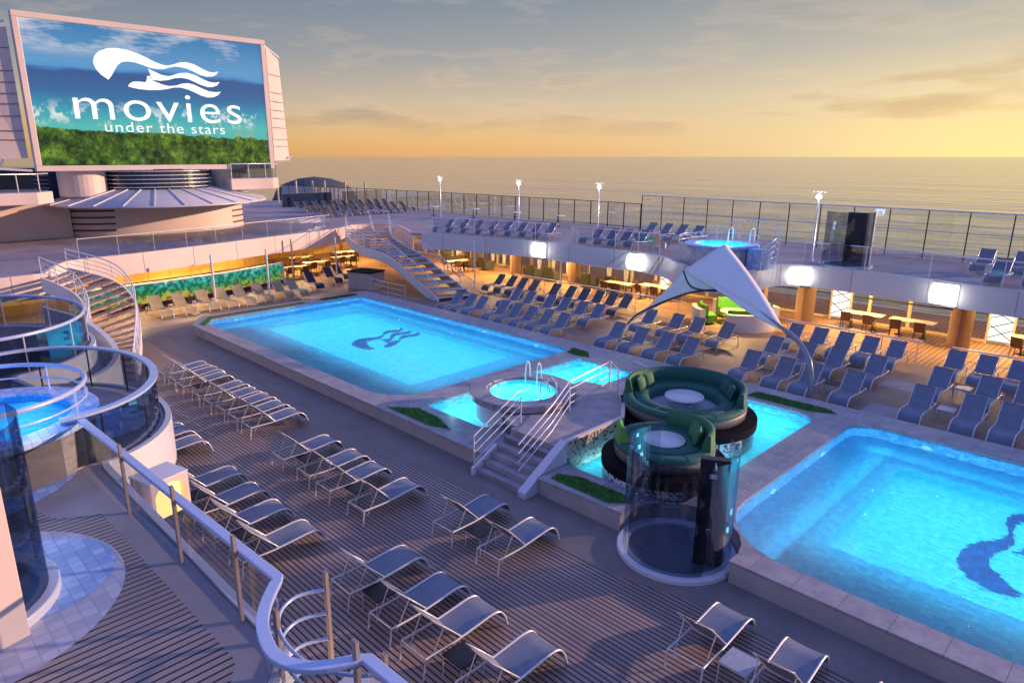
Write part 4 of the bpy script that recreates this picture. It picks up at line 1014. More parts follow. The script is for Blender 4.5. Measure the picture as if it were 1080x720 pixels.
# round booth with green seats
BC = (-15.4, 31.6)
q = empty('round_booth', (BC[0], BC[1], .006), 0, 'round booth with bright green seats and white curved base under the deck', 'booth')
for a, b_ in ((200, 245), (-75, -5), (40, 150)):
    MB().solid_arc(1.75, 2.1, 0, .82, (0, 0), R(a), R(b_), 24).build('booth_base', 'white', q)
    MB().solid_arc(1.6, 1.745, .45, .98, (0, 0), R(a), R(b_), 24).build('backrest', 'lime', q, .03)
    MB().solid_arc(1.05, 1.59, .1, .47, (0, 0), R(a), R(b_), 24).build('seat', 'lime', q, .03)
t_ = empty('booth_table', (BC[0], BC[1], .006), 0, 'round pale table inside the green booth', 'table')
MB().lathe([(0.01, .56), (.75, .56), (.75, .6), (0.01, .6)], n=32).build('tabletop', 'tabletop', t_); MB().lathe([(.3, 0), (.25, .04), (.05, .06), (.05, .56)], n=16).build('pedestal', 'darkmetal', t_)
# warm ceiling lamps
k = 0
for (x, y, p, w_) in [(-39, 33, 150, 'in the covered walkway behind the main stair'), (-33.5, 32.6, 130, 'above the club chairs, stern end'), (-28, 33, 130, 'in the walkway below the frosted balustrade'), (-22, 33, 130, 'above the tables left of the sail'), (-15.4, 31.6, 130, 'above the green booth'), (-10.4, 34, 130, 'above the dining tables right of the booth'), (-6.0, 34.2, 90, 'near the rightmost column'), (-2.5, 34.2, 120, 'at the right frame edge'),
                     (-44.5, 24, 120, 'above the tables behind the mural end'), (-46, 29, 120, 'in the dark covered corner'), (-41.5, 18.4, 110, 'over the mural, far end'), (-40.7, 14.5, 110, 'over the mural, middle'), (-40.2, 11.0, 110, 'over the mural, near end'), (-39.6, 7.5, 60, 'under the deck beside the curved stair')]:
    if k == 0: ml = MB().lathe([(0.01, 0), (.16, 0), (.16, .03), (0.01, .03)], n=20).build('ceiling_lamp', 'lampwarm'); o = ml
    else: o = copy_tree(ml)
    o.location = (x, y, 2.885); tag(o, 'small round warm ceiling lamp ' + w_, 'lamp', 'warm ceiling lamps under the decks'); k += 1
    area('ceiling_light', (x, y, 2.86), .5, p * 2.2, (1, .62, .25))
# mural and bar
M_, t = nt('mural'); v = objco(t); s = t.nodes.new('ShaderNodeSeparateXYZ'); L(t, v, s.inputs[0])
n1 = noise(t, v, 1.6, 6, .6); n2 = noise(t, v, 4.2, 5, .6)
base = ramp(t, math_n(t, 'ADD', math_n(t, 'MULTIPLY', s.outputs[2], .34), math_n(t, 'MULTIPLY', n1, .52)), [(.28, (.45, .22, .04)), (.40, (.40, .36, .06)), (.50, (.05, .26, .08)), (.64, (.03, .36, .34)), (.82, (.30, .62, .60))])
dk = ramp(t, n2, [(.46, (0, 0, 0)), (.52, (1, 1, 1))])
base = mixc(t, math_n(t, 'MULTIPLY', dk, .8), base, (.01, .07, .03))
e = t.nodes.new('ShaderNodeEmission'); L(t, base, e.inputs[0]); e.inputs[1].default_value = .95; oo = t.nodes.new('ShaderNodeOutputMaterial'); L(t, e.outputs[0], oo.inputs[0]); M['mural'] = M_
bar = empty('mural_bar', (-39.3, 8.3, 0), 0, 'low bar front with lit tropical mural behind the tan loungers', 'bar')
rel = [(0, 0), (-.15, 4), (-.9, 9), (-1.9, 12.4)]
rel = spline(rel, 6)
MB().ribbon(rel, .08, .25, 1.30).build('mural_panel', 'mural', bar); MB().ribbon(off(rel, -.03), .14, 1.302, 1.37).build('top_frame', 'white', bar); MB().ribbon(off(rel, -.02), .12, .0, .248).build('plinth', 'redbrown', bar)
MB().box(-1.98, -1.86, 12.42, 12.52, 0, 1.37).build('end_frame', 'white', bar)
MB().ribbon(off(rel, .16), .5, 1.0, 1.36).build('counter', 'blackdisc', bar)
w = MB().ribbon([(-42.3, -2), (-42.3, 10), (-43.2, 16), (-44.4, 21.0)], .15, 0, 2.915).build('back_wall', 'woodwall'); tag(w, 'golden wood wall under the deck behind the mural bar', 'wall')
w = MB().ribbon([(-52, 21.5), (-52, 40.8)], .15, 0, 2.915).build('back_wall', 'woodwall'); tag(w, 'golden wood wall closing the covered corner', 'wall')
w = MB().ribbon([(-44.42, 21.1), (-52, 21.1)], .15, 0, 2.915).build('side_wall', 'woodwall'); tag(w, 'wood side wall between bar and covered corner', 'wall')
for i, (x, y, w_) in enumerate([(-36.05, 14.4, 'standing among the tan loungers, nearer the curved stair'), (-36.2, 17.6, 'standing among the tan loungers, farther from the stair'), (-39.3, 23.6, 'beside the grey service box'), (-40.3, 21.0, 'brown, at the end of the mural')]):
    q = MB().solid_arc(.005, .06 if i < 2 else .05, 0, 2.915, n=12).build('support_post', 'white' if i != 3 else 'post'); q.location = (x if i > 1 else x - .6, y, .006); tag(q, ('white' if i != 3 else 'brown') + ' round post ' + w_.replace('brown, ', ''), 'post', 'posts under the stern deck')
q = empty('service_box', (-36.0, 23.7, .006), .3, 'grey service cabinet under the main stair by the first pool', 'cabinet')
MB().box(-.9, .9, -.7, .7, 0, 1.05).build('cabinet_body', 'plinth', q, .02); MB().box(-.95, .95, -.75, .75, 1.052, 1.12).build('cabinet_top', 'blackdisc', q)
g_ = rail_run(None, [(-34.6, 23.0), (-32.6, 22.9), (-30.9, 22.9)], [0, 0, 0], 3, .015, name='pool_fence', mat='rail'); tag(g_, 'low metal rail beside the grey service cabinet', 'rail')

# ------------------------------------------------------------------ main stair (far corner of first pool)
def stair(name, inn, out, n, lab, mats=('plinth', 'white'), rail=True, sth=.42, thick=.05):
    """inn / out: 3D paths of the tread ends from bottom to top"""
    I = spline(inn, 12); O = spline(out, 12); root = empty(name, (inn[0][0], inn[0][1], 0), 0, lab, 'staircase')
    def atp(P, u):
        x = u * (len(P) - 1); i = min(int(x), len(P) - 2); return Vector(P[i]).lerp(Vector(P[i + 1]), x - i)
    zt = max(inn[-1][2], out[-1][2])
    b = MB()
    for k in range(n):
        u0, u1 = k / n, (k + 1.25) / n
        a, b0, c, d_ = atp(I, u0), atp(O, u0), atp(O, min(1, u1)), atp(I, min(1, u1)); z = (atp(I, (k + 1) / n).z + atp(O, (k + 1) / n).z) / 2
        q = [Vector((p.x, p.y, z)) for p in (a, b0, c, d_)]
        b.add([tuple(p) for p in q] + [(p.x, p.y, z - thick) for p in q], [(0, 1, 2, 3), (7, 6, 5, 4), (0, 4, 5, 1), (1, 5, 6, 2), (2, 6, 7, 3), (3, 7, 4, 0)])
    loc(b.build('treads', mats[0], root))
    for P, s in ((I, 1), (O, -1)):
        b = MB(); b.ribbon([(p[0], p[1]) for p in P], .07 * s, [max(0, p[2] - sth) for p in P], [p[2] + .16 for p in P]); loc(b.build('stringer', mats[1], root))
        if rail:
            b = MB()
            for h_, r_ in ((.98, .03), (.76, .014), (.56, .014), (.36, .014)): b.tube([(p[0], p[1], p[2] + h_) for p in P[::2]], r_, 5)
            for p in P[::6]: b.tube([(p[0], p[1], p[2] + .1), (p[0], p[1], p[2] + .98)], .018, 5)
            loc(b.build('handrail', 'railwhite', root))
stair('main_stair', [(-29.6, 24.3, 0), (-32.3, 24.6, .95), (-35.2, 24.9, 1.85), (-37.6, 24.7, 2.2), (-39.6, 24.9, 2.6), (-41.6, 25.9, 3.08)],
      [(-29.0, 26.4, 0), (-31.8, 26.6, .95), (-34.8, 27.0, 1.85), (-36.6, 27.2, 2.2), (-38.6, 27.6, 2.6), (-40.4, 28.7, 3.08)], 18, 'wide curved white staircase rising from the far corner of the first pool')
b = MB()
lp_ = spline([(-39.6, 27.3, 2.2), (-40.4, 27.4, 3.0), (-41.2, 27.7, 3.9), (-41.9, 28.0, 4.2), (-41.4, 28.6, 4.25), (-40.6, 28.9, 4.2)], 5)
q = empty('divider_rail', (-39.6, 27.3, 0), 0, 'white looped rail dividing the top of the main staircase', 'rail')
for k in range(5): b.tube([(p[0] + k * .16, p[1] - k * .02, 2.1 + (p[2] - 2.1) * (1 - k * .17)) for p in lp_], .03 if k == 0 else .016, 5)
loc(b.build('rail_loops', 'railwhite', q))
# ------------------------------------------------------------------ curved stair at left
stair('curved_stair', [(-28.3, 6.18, 0), (-28.3, 6.2, .6), (-28.4, 6.3, 1.1), (-29.4, 6.68, 1.8), (-31.2, 6.7, 2.5), (-32.7, 5.9, 3.08)],
      [(-26.4, 7.15, 0), (-28.0, 7.8, .6), (-29.5, 8.35, 1.1), (-31.7, 8.95, 1.8), (-33.4, 8.7, 2.5), (-34.8, 7.3, 3.08)], 19, 'curved staircase with open bronze treads beside the port terrace', ('post2', 'white'))

# ------------------------------------------------------------------ near terrace with whirlpool (left and lower left)
drum = [(-16.3 + 2.9 * math.cos(a), 2.55 + 2.2 * math.sin(a)) for a in [PI - PI * i / 24 for i in range(25)]]
drum = [p for p in drum if p[1] > 2.56]
scall = spline([(-6.45, 2.82), (-6.1, 2.5), (-5.75, 2.3), (-5.3, 2.22), (-4.95, 2.4), (-4.72, 2.82)], 4)
d2 = [(-24.3 + 3.6 * math.cos(a), 2.4 + 2.9 * math.sin(a)) for a in [PI - PI * i / 24 for i in range(25)]]; d2 = [p for p in d2 if p[1] > 2.6]
edgeP = [(-34, 2.6)] + [(-28.2, 2.6)] + d2 + [(-20.4, 2.6)] + drum + [(-13.1, 2.78)] + scall + [(9, 2.82)]
terr = [(9, -7)] + [(-34, -7)] + edgeP
tt = MB().prism([(p[0], p[1]) for p in terr], ZP - .3, ZP).build('near_terrace', 'margin'); tag(tt, kind='structure')
o = MB().ribbon(off(edgeP, .02), .12, ZP - .95, ZP + .04).build('deck_fascia', 'fascia'); tag(o, 'pale blue curved fascia of the near terrace with its round bay', 'fascia')
sheet('terrace_planks', spline([(-12.6, 1.5), (-11.7, 1.75), (-11.4, 2.3)], 4) + [(-6.7, 2.42), (-6.2, 2.1), (-5.4, 1.85), (-4.7, 2.1), (-4.3, 2.45), (9, 2.45), (9, -7), (-13.4, -7), (-13.4, -.5)], ZP + .004, 'deck_f')
sheet('slat_terrace', [(-28.3, -3), (-18.6, -3), (-18.6, 2.4)] + [(p[0] * .93 - 24.3 * .07, p[1] * .93 + .1) for p in reversed(d2)] + [(-28.3, 2.4)], ZP + .004, 'slatdark')
TB = (-14.75, 1.35)
sheet('blue_tile_bay', circ((-14.35, .62), 2.08, 48), ZP + .008, 'tileblue'); sheet('blue_tile_bay', circ((-15.6, 3.45), 1.05, 40, .85), ZP + .012, 'tileblue')
sheet('shower_tile_ring', circ((-9.95, .2), 1.95, 48), ZP + .008, 'tilegrey'); sheet('shower_tile_patch', circ((-10.1, 1.05), 1.05, 32), ZP + .012, 'tileblue')
u = empty('port_whirlpool', (TB[0], TB[1], ZP), 0, 'round blue whirlpool with stone clad side on the terrace at the left edge', 'whirlpool')
MB().lathe([(1.75, 0), (1.78, .78)], n=64).build('tub_wall', 'stonewall', u)
MB().solid_arc(1.42, 1.88, .78, .9, n=64).build('tub_rim', 'tileblue', u, .02)
MB().lathe([(1.42, .85), (1.38, .25), (0.01, .2)], n=48).build('tub_basin', 'poolledge', u); MB().prism(circ((0, 0), 1.42), None, .74).build('tub_water', 'water', u)
area('whirlpool_light', (TB[0], TB[1], ZP + .70), 2.1, 55, (.25, .6, 1)); point('tub_glow', (TB[0] + 1.0, TB[1] + .6, ZP + 1.5), 36, (.35, .55, 1), .3)
b = MB(); arc = [(1.7 * math.cos(R(a)), 1.7 * math.sin(R(a))) for a in range(-70, 250, 8)]
for z, r_ in ((1.42, .045), (1.15, .018)): b.tube([(p[0], p[1], z) for p in arc], r_, 8)
for i in range(0, len(arc), 5): b.tube([(arc[i][0], arc[i][1], .9), (arc[i][0], arc[i][1], 1.42)], .02, 6)
b.build('tub_rail', 'railblue', u)
# terrace rail: big drum loop
dp = [(-16.3 + 2.9 * math.cos(a), 2.5 + 2.15 * math.sin(a)) for a in [R(195) - R(200) * i / 36 for i in range(37)]]
q = empty('drum_balustrade', (-16.3, 2.5, ZP), 0, 'round smoked glass balustrade with light blue top rail around the terrace bay', 'balustrade')
rel = [(p[0] + 16.3, p[1] - 2.5) for p in dp]
b = MB(); b.ribbon(off(rel, .07), -.15, .98, 1.03); b.build('top_rail', 'railblue', q)
MB().ribbon(rel, .015, .05, .97).build('glass_panels', 'glassdark', q)
posts_parts(q, rel, 0, .98, 1.15, .018, 'darkmetal')
dp2 = [(-24.3 + 3.55 * math.cos(a), 2.4 + 2.85 * math.sin(a)) for a in [R(185) - R(190) * i / 36 for i in range(37)]]
q = empty('bay_balustrade', (-24.3, 2.4, ZP), 0, 'farther round glass balustrade with thin blue rail beside the curved stair', 'balustrade')
rel = [(p[0] + 24.3, p[1] - 2.4) for p in dp2]
b = MB(); b.tube([(p[0], p[1], 1.0) for p in rel], .05, 8); b.build('top_rail', 'railblue', q); MB().ribbon(rel, .015, .05, .97).build('glass_panels', 'glassdark', q)
posts_parts(q, rel, 0, .98, 1.6, .025, 'rail')
# white sweeping wall beside the bay
o = MB().ribbon(spline([(-27.9, 4.9), (-27.2, 5.6), (-25.4, 5.9), (-23.0, 5.7), (-21.4, 4.9), (-20.4, 3.4)], 6), .16, [0.01] * 31, [2.0 + .9 * (1 - i / 30) ** 2 for i in range(31)]).build('sweeping_wall', 'white'); tag(o, 'white sweeping wall curving below the farther terrace bay', 'wall')
# straight terrace rail
def flat_rail(name, path, z, lab, posts, lean=.0, glassm='glass'):
    q = empty(name, (path[0][0], path[0][1], z), 0, lab, 'balustrade')
    rel = [(p[0] - path[0][0], p[1] - path[0][1]) for p in path]
    MB().ribbon(off(rel, .06), -.13, .93, .985).build('top_rail', 'railblue', q, .01)
    MB().ribbon(off(rel, -.0), .014, .03, .925).build('glass_panels', glassm, q)
    for p in posts:
        p = (p[0] - path[0][0], p[1] - path[0][1]); MB().obox((p[0], p[1] - .07), (1, 0), .035, .02, -.05, 1.18).build('post', 'post', q)
    return q
flat_rail('terrace_balustrade', [(-13.3, 2.62), (-9.7, 2.76), (-6.45, 2.9)] + [(p[0], p[1] + .08) for p in scall[1:-1]] + [(-4.7, 2.9), (-2, 3.0), (3, 3.05)], ZP, 'pale blue top rail with bronze posts and a rounded bay along the near terrace',
          [(-11.1, 2.70), (-9.1, 2.78), (-7.3, 2.84), (-4.75, 2.88), (-2.6, 2.98)])
# ladder guard loops in the bay
q = empty('guard_loops', (-5.6, 2.6, ZP), 0, 'curved white guard bars hanging inside the rounded bay of the terrace rail', 'guard rail')
b = MB()
for k, z in enumerate((.62, .3, -.05, -.4)):
    b.tube(spline([(-.75, .80, z), (-.86, .5, z), (-.72, .22, z), (-.35, .05, z), (.2, .05, z), (.6, .25, z), (.85, .5, z)], 5), .022, 6)
b.build('bars', 'railblue', q)
for x, y in ((-.75, .82), (-.5, .08), (.85, .52)): MB().box(x - .035, x + .035, y - .02, y + .02, -.55, .85).build('post', 'post', q)
# lit box lamps on the outer side of the terrace
for i, (x, y, w_) in enumerate([(-12.1, 3.42, 'near the round glass bay'), (-5.55, 3.2, 'at the bottom edge, outside the rounded rail bay')]):
    q = empty('arched_lamp', (x, y, ZP - (.75 if i == 0 else 1.1)), -R(75), 'cream box lamp with glowing arch ' + w_, 'lamp', 'arched box lamps on the terrace side')
    b = MB(); P = [(-.36, 0), (-.3, 0)] + [(.3 * math.cos(PI - PI * j / 10), .5 + .22 * math.sin(PI - PI * j / 10)) for j in range(11)] + [(.3, 0), (.36, 0), (.36, .8), (-.36, .8)]
    tri = tessellate_polygon([[Vector((p[0], p[1], 0)) for p in P]]); n = len(P)
    b.add([(p[0], -.3, p[1]) for p in P] + [(p[0], .3, p[1]) for p in P], [t_ for t_ in tri] + [tuple(k + n for k in reversed(t_)) for t_ in tri] + [(k, (k + 1) % n, (k + 1) % n + n, k + n) for k in range(n)])
    b.build('lamp_housing', 'salmonwall', q); MB().box(-.37, .37, -.31, .31, .802, .83).build('lamp_top', 'white', q)
    MB().box(-.28, .28, .1, .14, .02, .68).build('diffuser', 'lampamber', q); point('arch_light', (x - .5, y + .1, ZP - .6), 4, (1, .6, .25), .1)

# ------------------------------------------------------------------ stern: big screen, canopy bar, balconies
SX = -47.6
Y0, Y1, Z0, Z1 = 9.25, 24.0, 7.15, 15.75
scr = empty('movie_screen', (SX, 16.6, Z0), 0, 'giant outdoor movie screen showing a coast and the words movies under the stars', 'screen')
def l2(o): o.location = (-SX, -16.6, -Z0); return o
b = MB(); fr = .32
b.box(SX - .5, SX, Y0, Y1, Z0, Z0 + fr); b.box(SX - .5, SX, Y0, Y1, Z1 - fr, Z1); b.box(SX - .498, SX - .002, Y0, Y0 + fr, Z0 + fr, Z1 - fr); b.box(SX - .498, SX - .002, Y1 - fr, Y1, Z0 + fr, Z1 - fr)
l2(b.build('screen_frame', 'salmonwall', scr, .03))
M_, t = nt('screen_picture'); v = objco(t); s = t.nodes.new('ShaderNodeSeparateXYZ'); L(t, v, s.inputs[0])
py = math_n(t, 'DIVIDE', math_n(t, 'SUBTRACT', s.outputs[2], Z0 + fr), Z1 - Z0 - 2 * fr)
px = math_n(t, 'DIVIDE', math_n(t, 'SUBTRACT', s.outputs[1], Y0 + fr), Y1 - Y0 - 2 * fr)
st = t.nodes.new('ShaderNodeMapping'); L(t, v, st.inputs[0]); st.inputs['Scale'].default_value = (1, .35, 1.6)
nA = noise(t, st.outputs[0], .5, 6, .6); nB = noise(t, v, 1.1, 7, .7); nC = noise(t, v, 5.5, 9, .9); vo = t.nodes.new('ShaderNodeTexVoronoi'); vo.inputs['Scale'].default_value = 3.3; vo.inputs['Randomness'].default_value = 1; L(t, v, vo.inputs['Vector']); nD = noise(t, v, 1.3, 4, .6); nC = math_n(t, 'ADD', math_n(t, 'ADD', math_n(t, 'MULTIPLY', nC, .75), math_n(t, 'MULTIPLY', math_n(t, 'SUBTRACT', .6, vo.outputs['Distance']), .10)), math_n(t, 'MULTIPLY', math_n(t, 'SUBTRACT', nD, .5), .5))
base = ramp(t, math_n(t, 'ADD', py, math_n(t, 'MULTIPLY', math_n(t, 'SUBTRACT', nA, .5), .16)), [(.0, (.04, .28, .22)), (.30, (.06, .32, .30)), (.42, (.03, .20, .29)), (.52, (.03, .10, .22)), (.66, (.03, .07, .19)), (.70, (.06, .20, .40)), (.74, (.08, .21, .38)), (1, (.03, .13, .28))])
foam = math_n(t, 'MULTIPLY', ramp(t, nB, [(.53, (0, 0, 0)), (.58, (1, 1, 1))]), ramp(t, py, [(.28, (0, 0, 0)), (.36, (1, 1, 1)), (.48, (0, 0, 0))]))
base = mixc(t, math_n(t, 'MULTIPLY', foam, .7), base, (.62, .62, .60))
reef = math_n(t, 'MULTIPLY', ramp(t, nB, [(.5, (0, 0, 0)), (.6, (1, 1, 1))]), ramp(t, py, [(.22, (1, 1, 1)), (.36, (0, 0, 0))]))
base = mixc(t, math_n(t, 'MULTIPLY', reef, .5), base, (.28, .26, .16))
cloud = math_n(t, 'MULTIPLY', ramp(t, math_n(t, 'SUBTRACT', nA, math_n(t, 'MULTIPLY', px, .12)), [(.42, (0, 0, 0)), (.56, (1, 1, 1))]), ramp(t, py, [(.76, (0, 0, 0)), (.86, (1, 1, 1))]))
base = mixc(t, math_n(t, 'MULTIPLY', cloud, .8), base, (.48, .46, .48))
shore = math_n(t, 'LESS_THAN', py, math_n(t, 'ADD', math_n(t, 'SUBTRACT', .27, math_n(t, 'MULTIPLY', px, .06)), math_n(t, 'MULTIPLY', math_n(t, 'SUBTRACT', nB, .5), .10)))
fol = ramp(t, math_n(t, 'ADD', math_n(t, 'MULTIPLY', nC, .6), math_n(t, 'MULTIPLY', nB, .4)), [(.36, (.008, .016, .006)), (.45, (.04, .085, .012)), (.52, (.12, .20, .02)), (.62, (.38, .38, .10))])
base = mixc(t, shore, base, fol)
e = t.nodes.new('ShaderNodeEmission'); L(t, base, e.inputs[0]); e.inputs[1].default_value = 1.25
gl = t.nodes.new('ShaderNodeBsdfGlossy'); gl.inputs['Roughness'].default_value = .3; mx = t.nodes.new('ShaderNodeMixShader'); mx.inputs[0].default_value = .03
L(t, e.outputs[0], mx.inputs[1]); L(t, gl.outputs[0], mx.inputs[2]); oo = t.nodes.new('ShaderNodeOutputMaterial'); L(t, mx.outputs[0], oo.inputs[0]); M['picture'] = M_
l2(MB().box(SX - .4, SX - .12, Y0 + fr + .003, Y1 - fr - .003, Z0 + fr + .003, Z1 - fr - .003).build('display', 'picture', scr))
M['screenwhite'] = emit('screen_white', (.92, .90, .92), 1.0)
b = MB(); u0, v0, su = 11.0 + 2.0, 14.55, 7.55 / 920
for l in EMB:
    pts = [((p[0] - 65) * su + 13.05, 14.3 - (p[1] - 64) * su * 1.0) for p in l]
    tri = tessellate_polygon([[Vector((p[0], p[1], 0)) for p in pts]]); b.add([(SX - .095, p[0], p[1]) for p in pts], tri)
l2(b.build('hair_emblem', 'screenwhite', scr))
def text(body, size, wx, yc, zc, name, mat='screenwhite', space=1.0, bold=.0):
    cu = bpy.data.curves.new(name, 'FONT'); cu.body = body; cu.size = size; cu.align_x = 'CENTER'; cu.align_y = 'CENTER'; cu.space_character = space; cu.offset = bold; cu.extrude = .01
    o = bpy.data.objects.new(name, cu); col.objects.link(o); dg = bpy.context.evaluated_depsgraph_get(); me = bpy.data.meshes.new_from_object(o.evaluated_get(dg)); bpy.data.objects.remove(o)
    me.transform(Matrix(((0, 0, 1, 0), (wx, 0, 0, 0), (0, 1, 0, 0), (0, 0, 0, 1)))); me.transform(Matrix.Translation((SX - .09, yc, zc)))
    me.materials.clear(); me.materials.append(M[mat]); ob = bpy.data.objects.new(name, me); col.objects.link(ob); ob.parent = scr; return l2(ob)
text('movies', 2.65, 1.27, 16.75, 10.95, 'title_text', space=1.12, bold=-.012)
text('under the stars', .88, 1.22, 16.9, 9.72, 'subtitle_text', space=1.12, bold=-.004)
# side wings with grooves
for s, ya, yb, xa, xb, za, zb, w_ in ((-1, 9.0, 6.4, SX - .3, SX - .9, 7.9, 14.9, 'left'), (1, 24.15, 25.9, SX - .2, SX - 1.3, 7.7, 15.3, 'right')):
    q = empty('screen_wing', (xa, ya, za), 0, 'cream grooved wing panel at the %s side of the movie screen' % w_, 'panel', 'wing panels of the movie screen')
    b = MB(); P = [(xa, ya), (xb, yb), (xb - .5, yb), (xa - .5, ya)]
    vs = [(p[0] - xa, p[1] - ya, 0) for p in P] + [(p[0] - xa + (.0 if i in (0, 3) else -.25), (p[1] - ya) * (1 if i in (0, 3) else .9), zb - za - (.0 if i in (0, 3) else .55)) for i, p in enumerate(P)]
    b.add(vs, [(0, 1, 2, 3), (7, 6, 5, 4), (0, 4, 5, 1), (1, 5, 6, 2), (2, 6, 7, 3), (3, 7, 4, 0)]); b.build('wing_panel', 'salmonwall', q)
    b = MB()
    for z in (1.0, 1.5, 2.3, 2.95, 3.5, 4.1, 4.7, 5.9):
        k = (zb - za - .28)
        e0 = Vector((.012, 0, z)); e1 = Vector((xb - xa - .25 * z / k + .012, (yb - ya) * (1 - .1 * z / k) * .98, z)); b.bar(e0, e1, .03, .035)
    b.build('grooves', 'seam', q)
b = MB()
# bar house below the screen
BX, BY = -50.2, 16.6
q = empty('canopy_bar', (BX, BY, ZU), 0, 'round cream bar with slatted corners and ribbed grey canopy below the movie screen', 'bar')
MB().lathe([(3.0, 0), (3.0, 2.6)], rx=1.0, ry=1.9, n=56).build('bar_wall', 'salmonwall', q)
for a0_, a1_ in ((-78, -38), (47, 72)):
    for z in (.35, .75, 1.15, 1.55, 1.95): MB().solid_arc(3.0, 3.03, z, z + .1, (0, 0), R(a0_), R(a1_), 12, 1.0, 1.9).build('wall_slot', 'redbrown', q)
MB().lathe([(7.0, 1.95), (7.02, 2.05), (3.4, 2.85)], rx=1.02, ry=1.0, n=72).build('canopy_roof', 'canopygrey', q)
b = MB()
for k in range(26):
    a = 2 * PI * (k + .5) / 26; b.bar((7.02 * 1.02 * math.cos(a), 7.02 * math.sin(a), 2.08), (3.4 * 1.02 * math.cos(a), 3.4 * math.sin(a), 2.88), .07, .05)
b.build('canopy_ribs', 'white', q)
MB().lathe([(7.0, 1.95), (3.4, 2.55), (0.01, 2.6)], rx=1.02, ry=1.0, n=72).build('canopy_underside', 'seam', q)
# drum with louvres and columns carrying the screen
q = empty('screen_tower', (-49.6, 16.6, 5.6), 0, 'cream columns and louvred drum carrying the movie screen above the canopy', 'tower')
for yc, w_ in ((-4.6, 1.35), (4.9, 1.2)): MB().solid_arc(.01, w_, 0, 1.9, (0, yc), n=32).build('column', 'salmonwall', q)
MB().solid_arc(.01, 3.0, .1, 1.6, (0, 0), n=48, rx=.7, ry=1.05).build('drum', 'navy', q)
for z in (.2, .45, .7, .95, 1.2, 1.45): MB().solid_arc(3.05, 3.2, z, z + .05, (0, 0), n=48, rx=.7, ry=1.05).build('louvre', 'rail', q)
MB().solid_arc(2.9, 3.25, .0, .08, (0, 0), n=48, rx=.7, ry=1.05).build('drum_band', 'redbrown', q)
o = MB().box(-62, -51.5, 2, 22.4, ZU, 7.3).build('stern_house', 'navy'); tag(o, 'dark glazed deck house behind the movie screen', 'deck house')
o = MB().box(-51.4, -49.4, -7, 11.0, ZU, 5.35).build('stern_wall', 'salmonwall'); tag(o, 'plain cream deck house wall left of the canopy bar', 'wall')
def balcony(y0, y1, x0, x1, z0, z1, lab, rails=True):
    q = empty('screen_balcony', (x0, y0, z0), 0, lab, 'balcony', 'balconies beside the movie screen')
    MB().prism([(0, 0), (x1 - x0, 0), (x1 - x0, y1 - y0 - 1.0), (x1 - x0 - 1.2, y1 - y0), (0, y1 - y0)], 0, z1 - z0).build('parapet', 'salmonwall', q, .02)
    path = [(x1 - x0 - .1, .1), (x1 - x0 - .1, y1 - y0 - 1.05), (x1 - x0 - 1.25, y1 - y0 - .1)]
    b = MB(); b.tube([(p[0], p[1], z1 - z0 + 1.0) for p in path], .035); b.build('balcony_rail', 'rail', q)
    posts_parts(q, path, z1 - z0, z1 - z0 + 1.0, 1.25, .03, 'rail'); MB().ribbon(path, .012, z1 - z0 + .05, z1 - z0 + .95).build('glass_panel', 'glassdark', q)
balcony(-6, 9.7, -51.3, -45.6, 5.4, 6.05, 'cream balcony with metal rail left of the screen base')
balcony(20.6, 24.7, -52, -47.4, 5.75, 6.5, 'cream balcony with dark glass right of the screen base')
b = MB()
for y in (2.5, 5.2, 7.6): b.bar((SX - 1.2, y, 7.2), (SX + .4, y + .1, 7.9), .09)
b.bar((SX - .2, 2, 7.75), (SX - .2, 9.1, 7.2), .12); b.bar((SX - .6, 2, 15.1), (SX - .6, 9.0, 15.2), .12)
b.bar((SX - 1.1, 24.2, 7.3), (SX - 1.0, 26.0, 8.0), .12); b.bar((SX - .5, 24.1, 15.5), (SX - 1.4, 25.7, 14.9), .1)
o = b.build('screen_braces', 'rail'); tag(o, 'metal braces tying the screen wings to the tower', 'brace')
# stern structures beyond
for i, (x, y) in enumerate([(-69.4, 37.3), (-66.8, 37.8), (-66.0, 38.8), (-63.1, 39.5), (-60.2, 40.0), (-71.5, 36.2)]):
    if i == 0: gp = MB().solid_arc(.005, .1, 0, 2.4, n=10).build('flag_post', 'yellow'); o = gp
    else: o = copy_tree(gp)
    o.location = (x, y, ZU); tag(o, 'tall golden post at the stern rail, number %d from the sea side' % (6 - i), 'post', 'golden posts at the stern rail')
    o['label'] = ['tall golden post at the stern rail, second from the deck house', 'tall golden post at the stern rail, third from the deck house', 'tall golden post at the stern rail, fourth from the deck house', 'tall golden post at the stern rail, fifth from the deck house', 'tall golden post at the stern rail, farthest from the deck house', 'tall golden post at the stern rail, closest to the deck house'][i]
o = MB().box(-74.6, -71.8, 26, 33, ZU, 5.4).build('stern_block', 'fascia'); tag(o, 'pale blue equipment block at the stern behind the loungers', 'block')
o = MB().box(-64.5, -64.2, 33.0, 38.5, ZU + .0, ZU + 1.3).build('stern_screen', 'navy'); tag(o, 'dark wind panel behind the black stern loungers', 'wind panel')
o = MB().lathe([(6.5, 0), (6.0, 1.2), (4.6, 2.3), (2.5, 3.0), (0.01, 3.3)], n=40).build('radar_dome', 'dome'); o.location = (-100, 57, 1.6); tag(o, 'dark low dome beyond the stern rail', 'dome')
MB().lathe([(6.6, -21), (6.6, 0)], n=40).build('dome_base', 'dome', o)

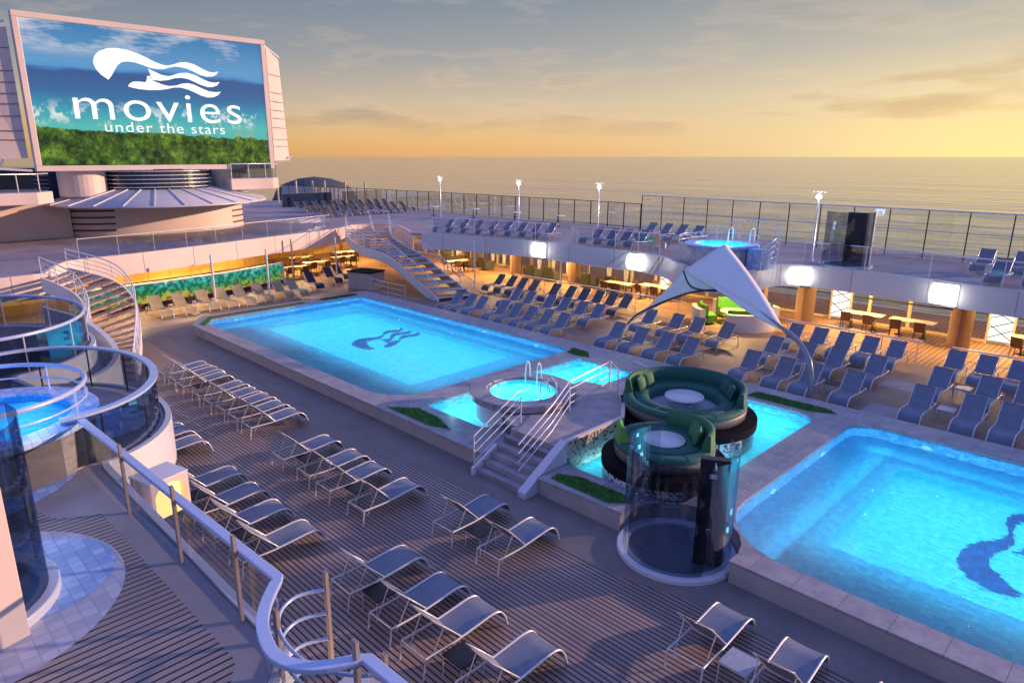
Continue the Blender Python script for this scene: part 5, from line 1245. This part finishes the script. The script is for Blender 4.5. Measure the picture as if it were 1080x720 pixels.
# ------------------------------------------------------------------ tensile sail
q = empty('shade_sail', (-8.0, 22.2, 0), 0, 'white tensile sail canopy with peak and curved grey pole over the far loungers', 'sail canopy')
P_ = Vector((-14.1, 27.4, 4.42)); B_ = Vector((-9.45, 23.2, 2.15)); C_ = Vector((-17.1, 24.8, .8)); D_ = Vector((-14.6, 25.0, 3.45)); E_ = Vector((-12.7, 24.6, 2.98))
def patch(a, b, c, sag_ab, sag_bc, sag_ca, n=12, name='sail_panel'):
    V = {}; vs = []; fs = []
    for i in range(n + 1):
        for j in range(n + 1 - i):
            w0 = 1 - (i + j) / n; w1 = i / n; w2 = j / n
            p = a * w0 + b * w1 + c * w2
            p = p + 4 * w0 * w1 * sag_ab + 4 * w1 * w2 * sag_bc + 4 * w2 * w0 * sag_ca
            V[i, j] = len(vs); vs.append(p)
    for i in range(n):
        for j in range(n - i):
            fs.append((V[i, j], V[i + 1, j], V[i, j + 1]))
            if i + j < n - 1: fs.append((V[i + 1, j], V[i + 1, j + 1], V[i, j + 1]))
    b_ = MB(); b_.add(vs, fs, True); o = b_.build(name, 'canvas', q)
    so_ = o.modifiers.new('th', 'SOLIDIFY'); so_.thickness = .03; o.location = (8.0, -22.2, 0); return o
Z = Vector((0, 0, 0))
patch(P_, D_, B_, Vector((.0, .0, .02)), Vector((0, .2, .12)), Vector((.1, .1, .02)))
patch(D_, C_, E_, Vector((-.0, .1, -.10)), Vector((.1, .1, .42)), Vector((0, 0, -.05)))
patch(D_, E_, B_, Vector((0, 0, -.05)), Vector((-.12, -.1, -.06)), Vector((0, .2, .12)))
b = MB(); b.tube(spline([C_ + Vector((-.35, .0, -.78)), C_ + Vector((-.1, 0, -.2)), C_ + Vector((.5, -.02, .5)), C_ * .62 + E_ * .38 + Vector((.05, 0, .40)), C_ * .3 + E_ * .7 + Vector((.05, 0, .36)), E_], 6), .04, 8)
b.tube(spline([D_, D_ * .6 + E_ * .4 + Vector((-.25, 0, -.38)), E_ + Vector((-.35, 0, -.10)), E_], 6), .035, 8)
loc(b.build('edge_pole', 'darkmetal', q))
b = MB(); b.tube(spline([(-7.95, 22.1, .4), (-8.0, 22.15, 1.0), (-8.2, 22.3, 1.55), (-8.7, 22.7, 1.95), (-9.45, 23.2, 2.2), (-10.6, 23.8, 2.5), (-12.7, 24.6, 2.98)], 7), [.085] * 29 + [.05] * 14, 10)
loc(b.build('curved_pole', 'polegrey', q))
# loose rescue hook and towel on the coping
o = MB().tube(spline([(-14.1, 20.95, .50), (-13.7, 20.7, .62), (-13.2, 20.75, .52), (-12.3, 21.1, .49)], 5), .03).build('pool_hook', 'white'); tag(o, 'white bent hook lying on the far coping beside the shallow pool', 'pool hook')
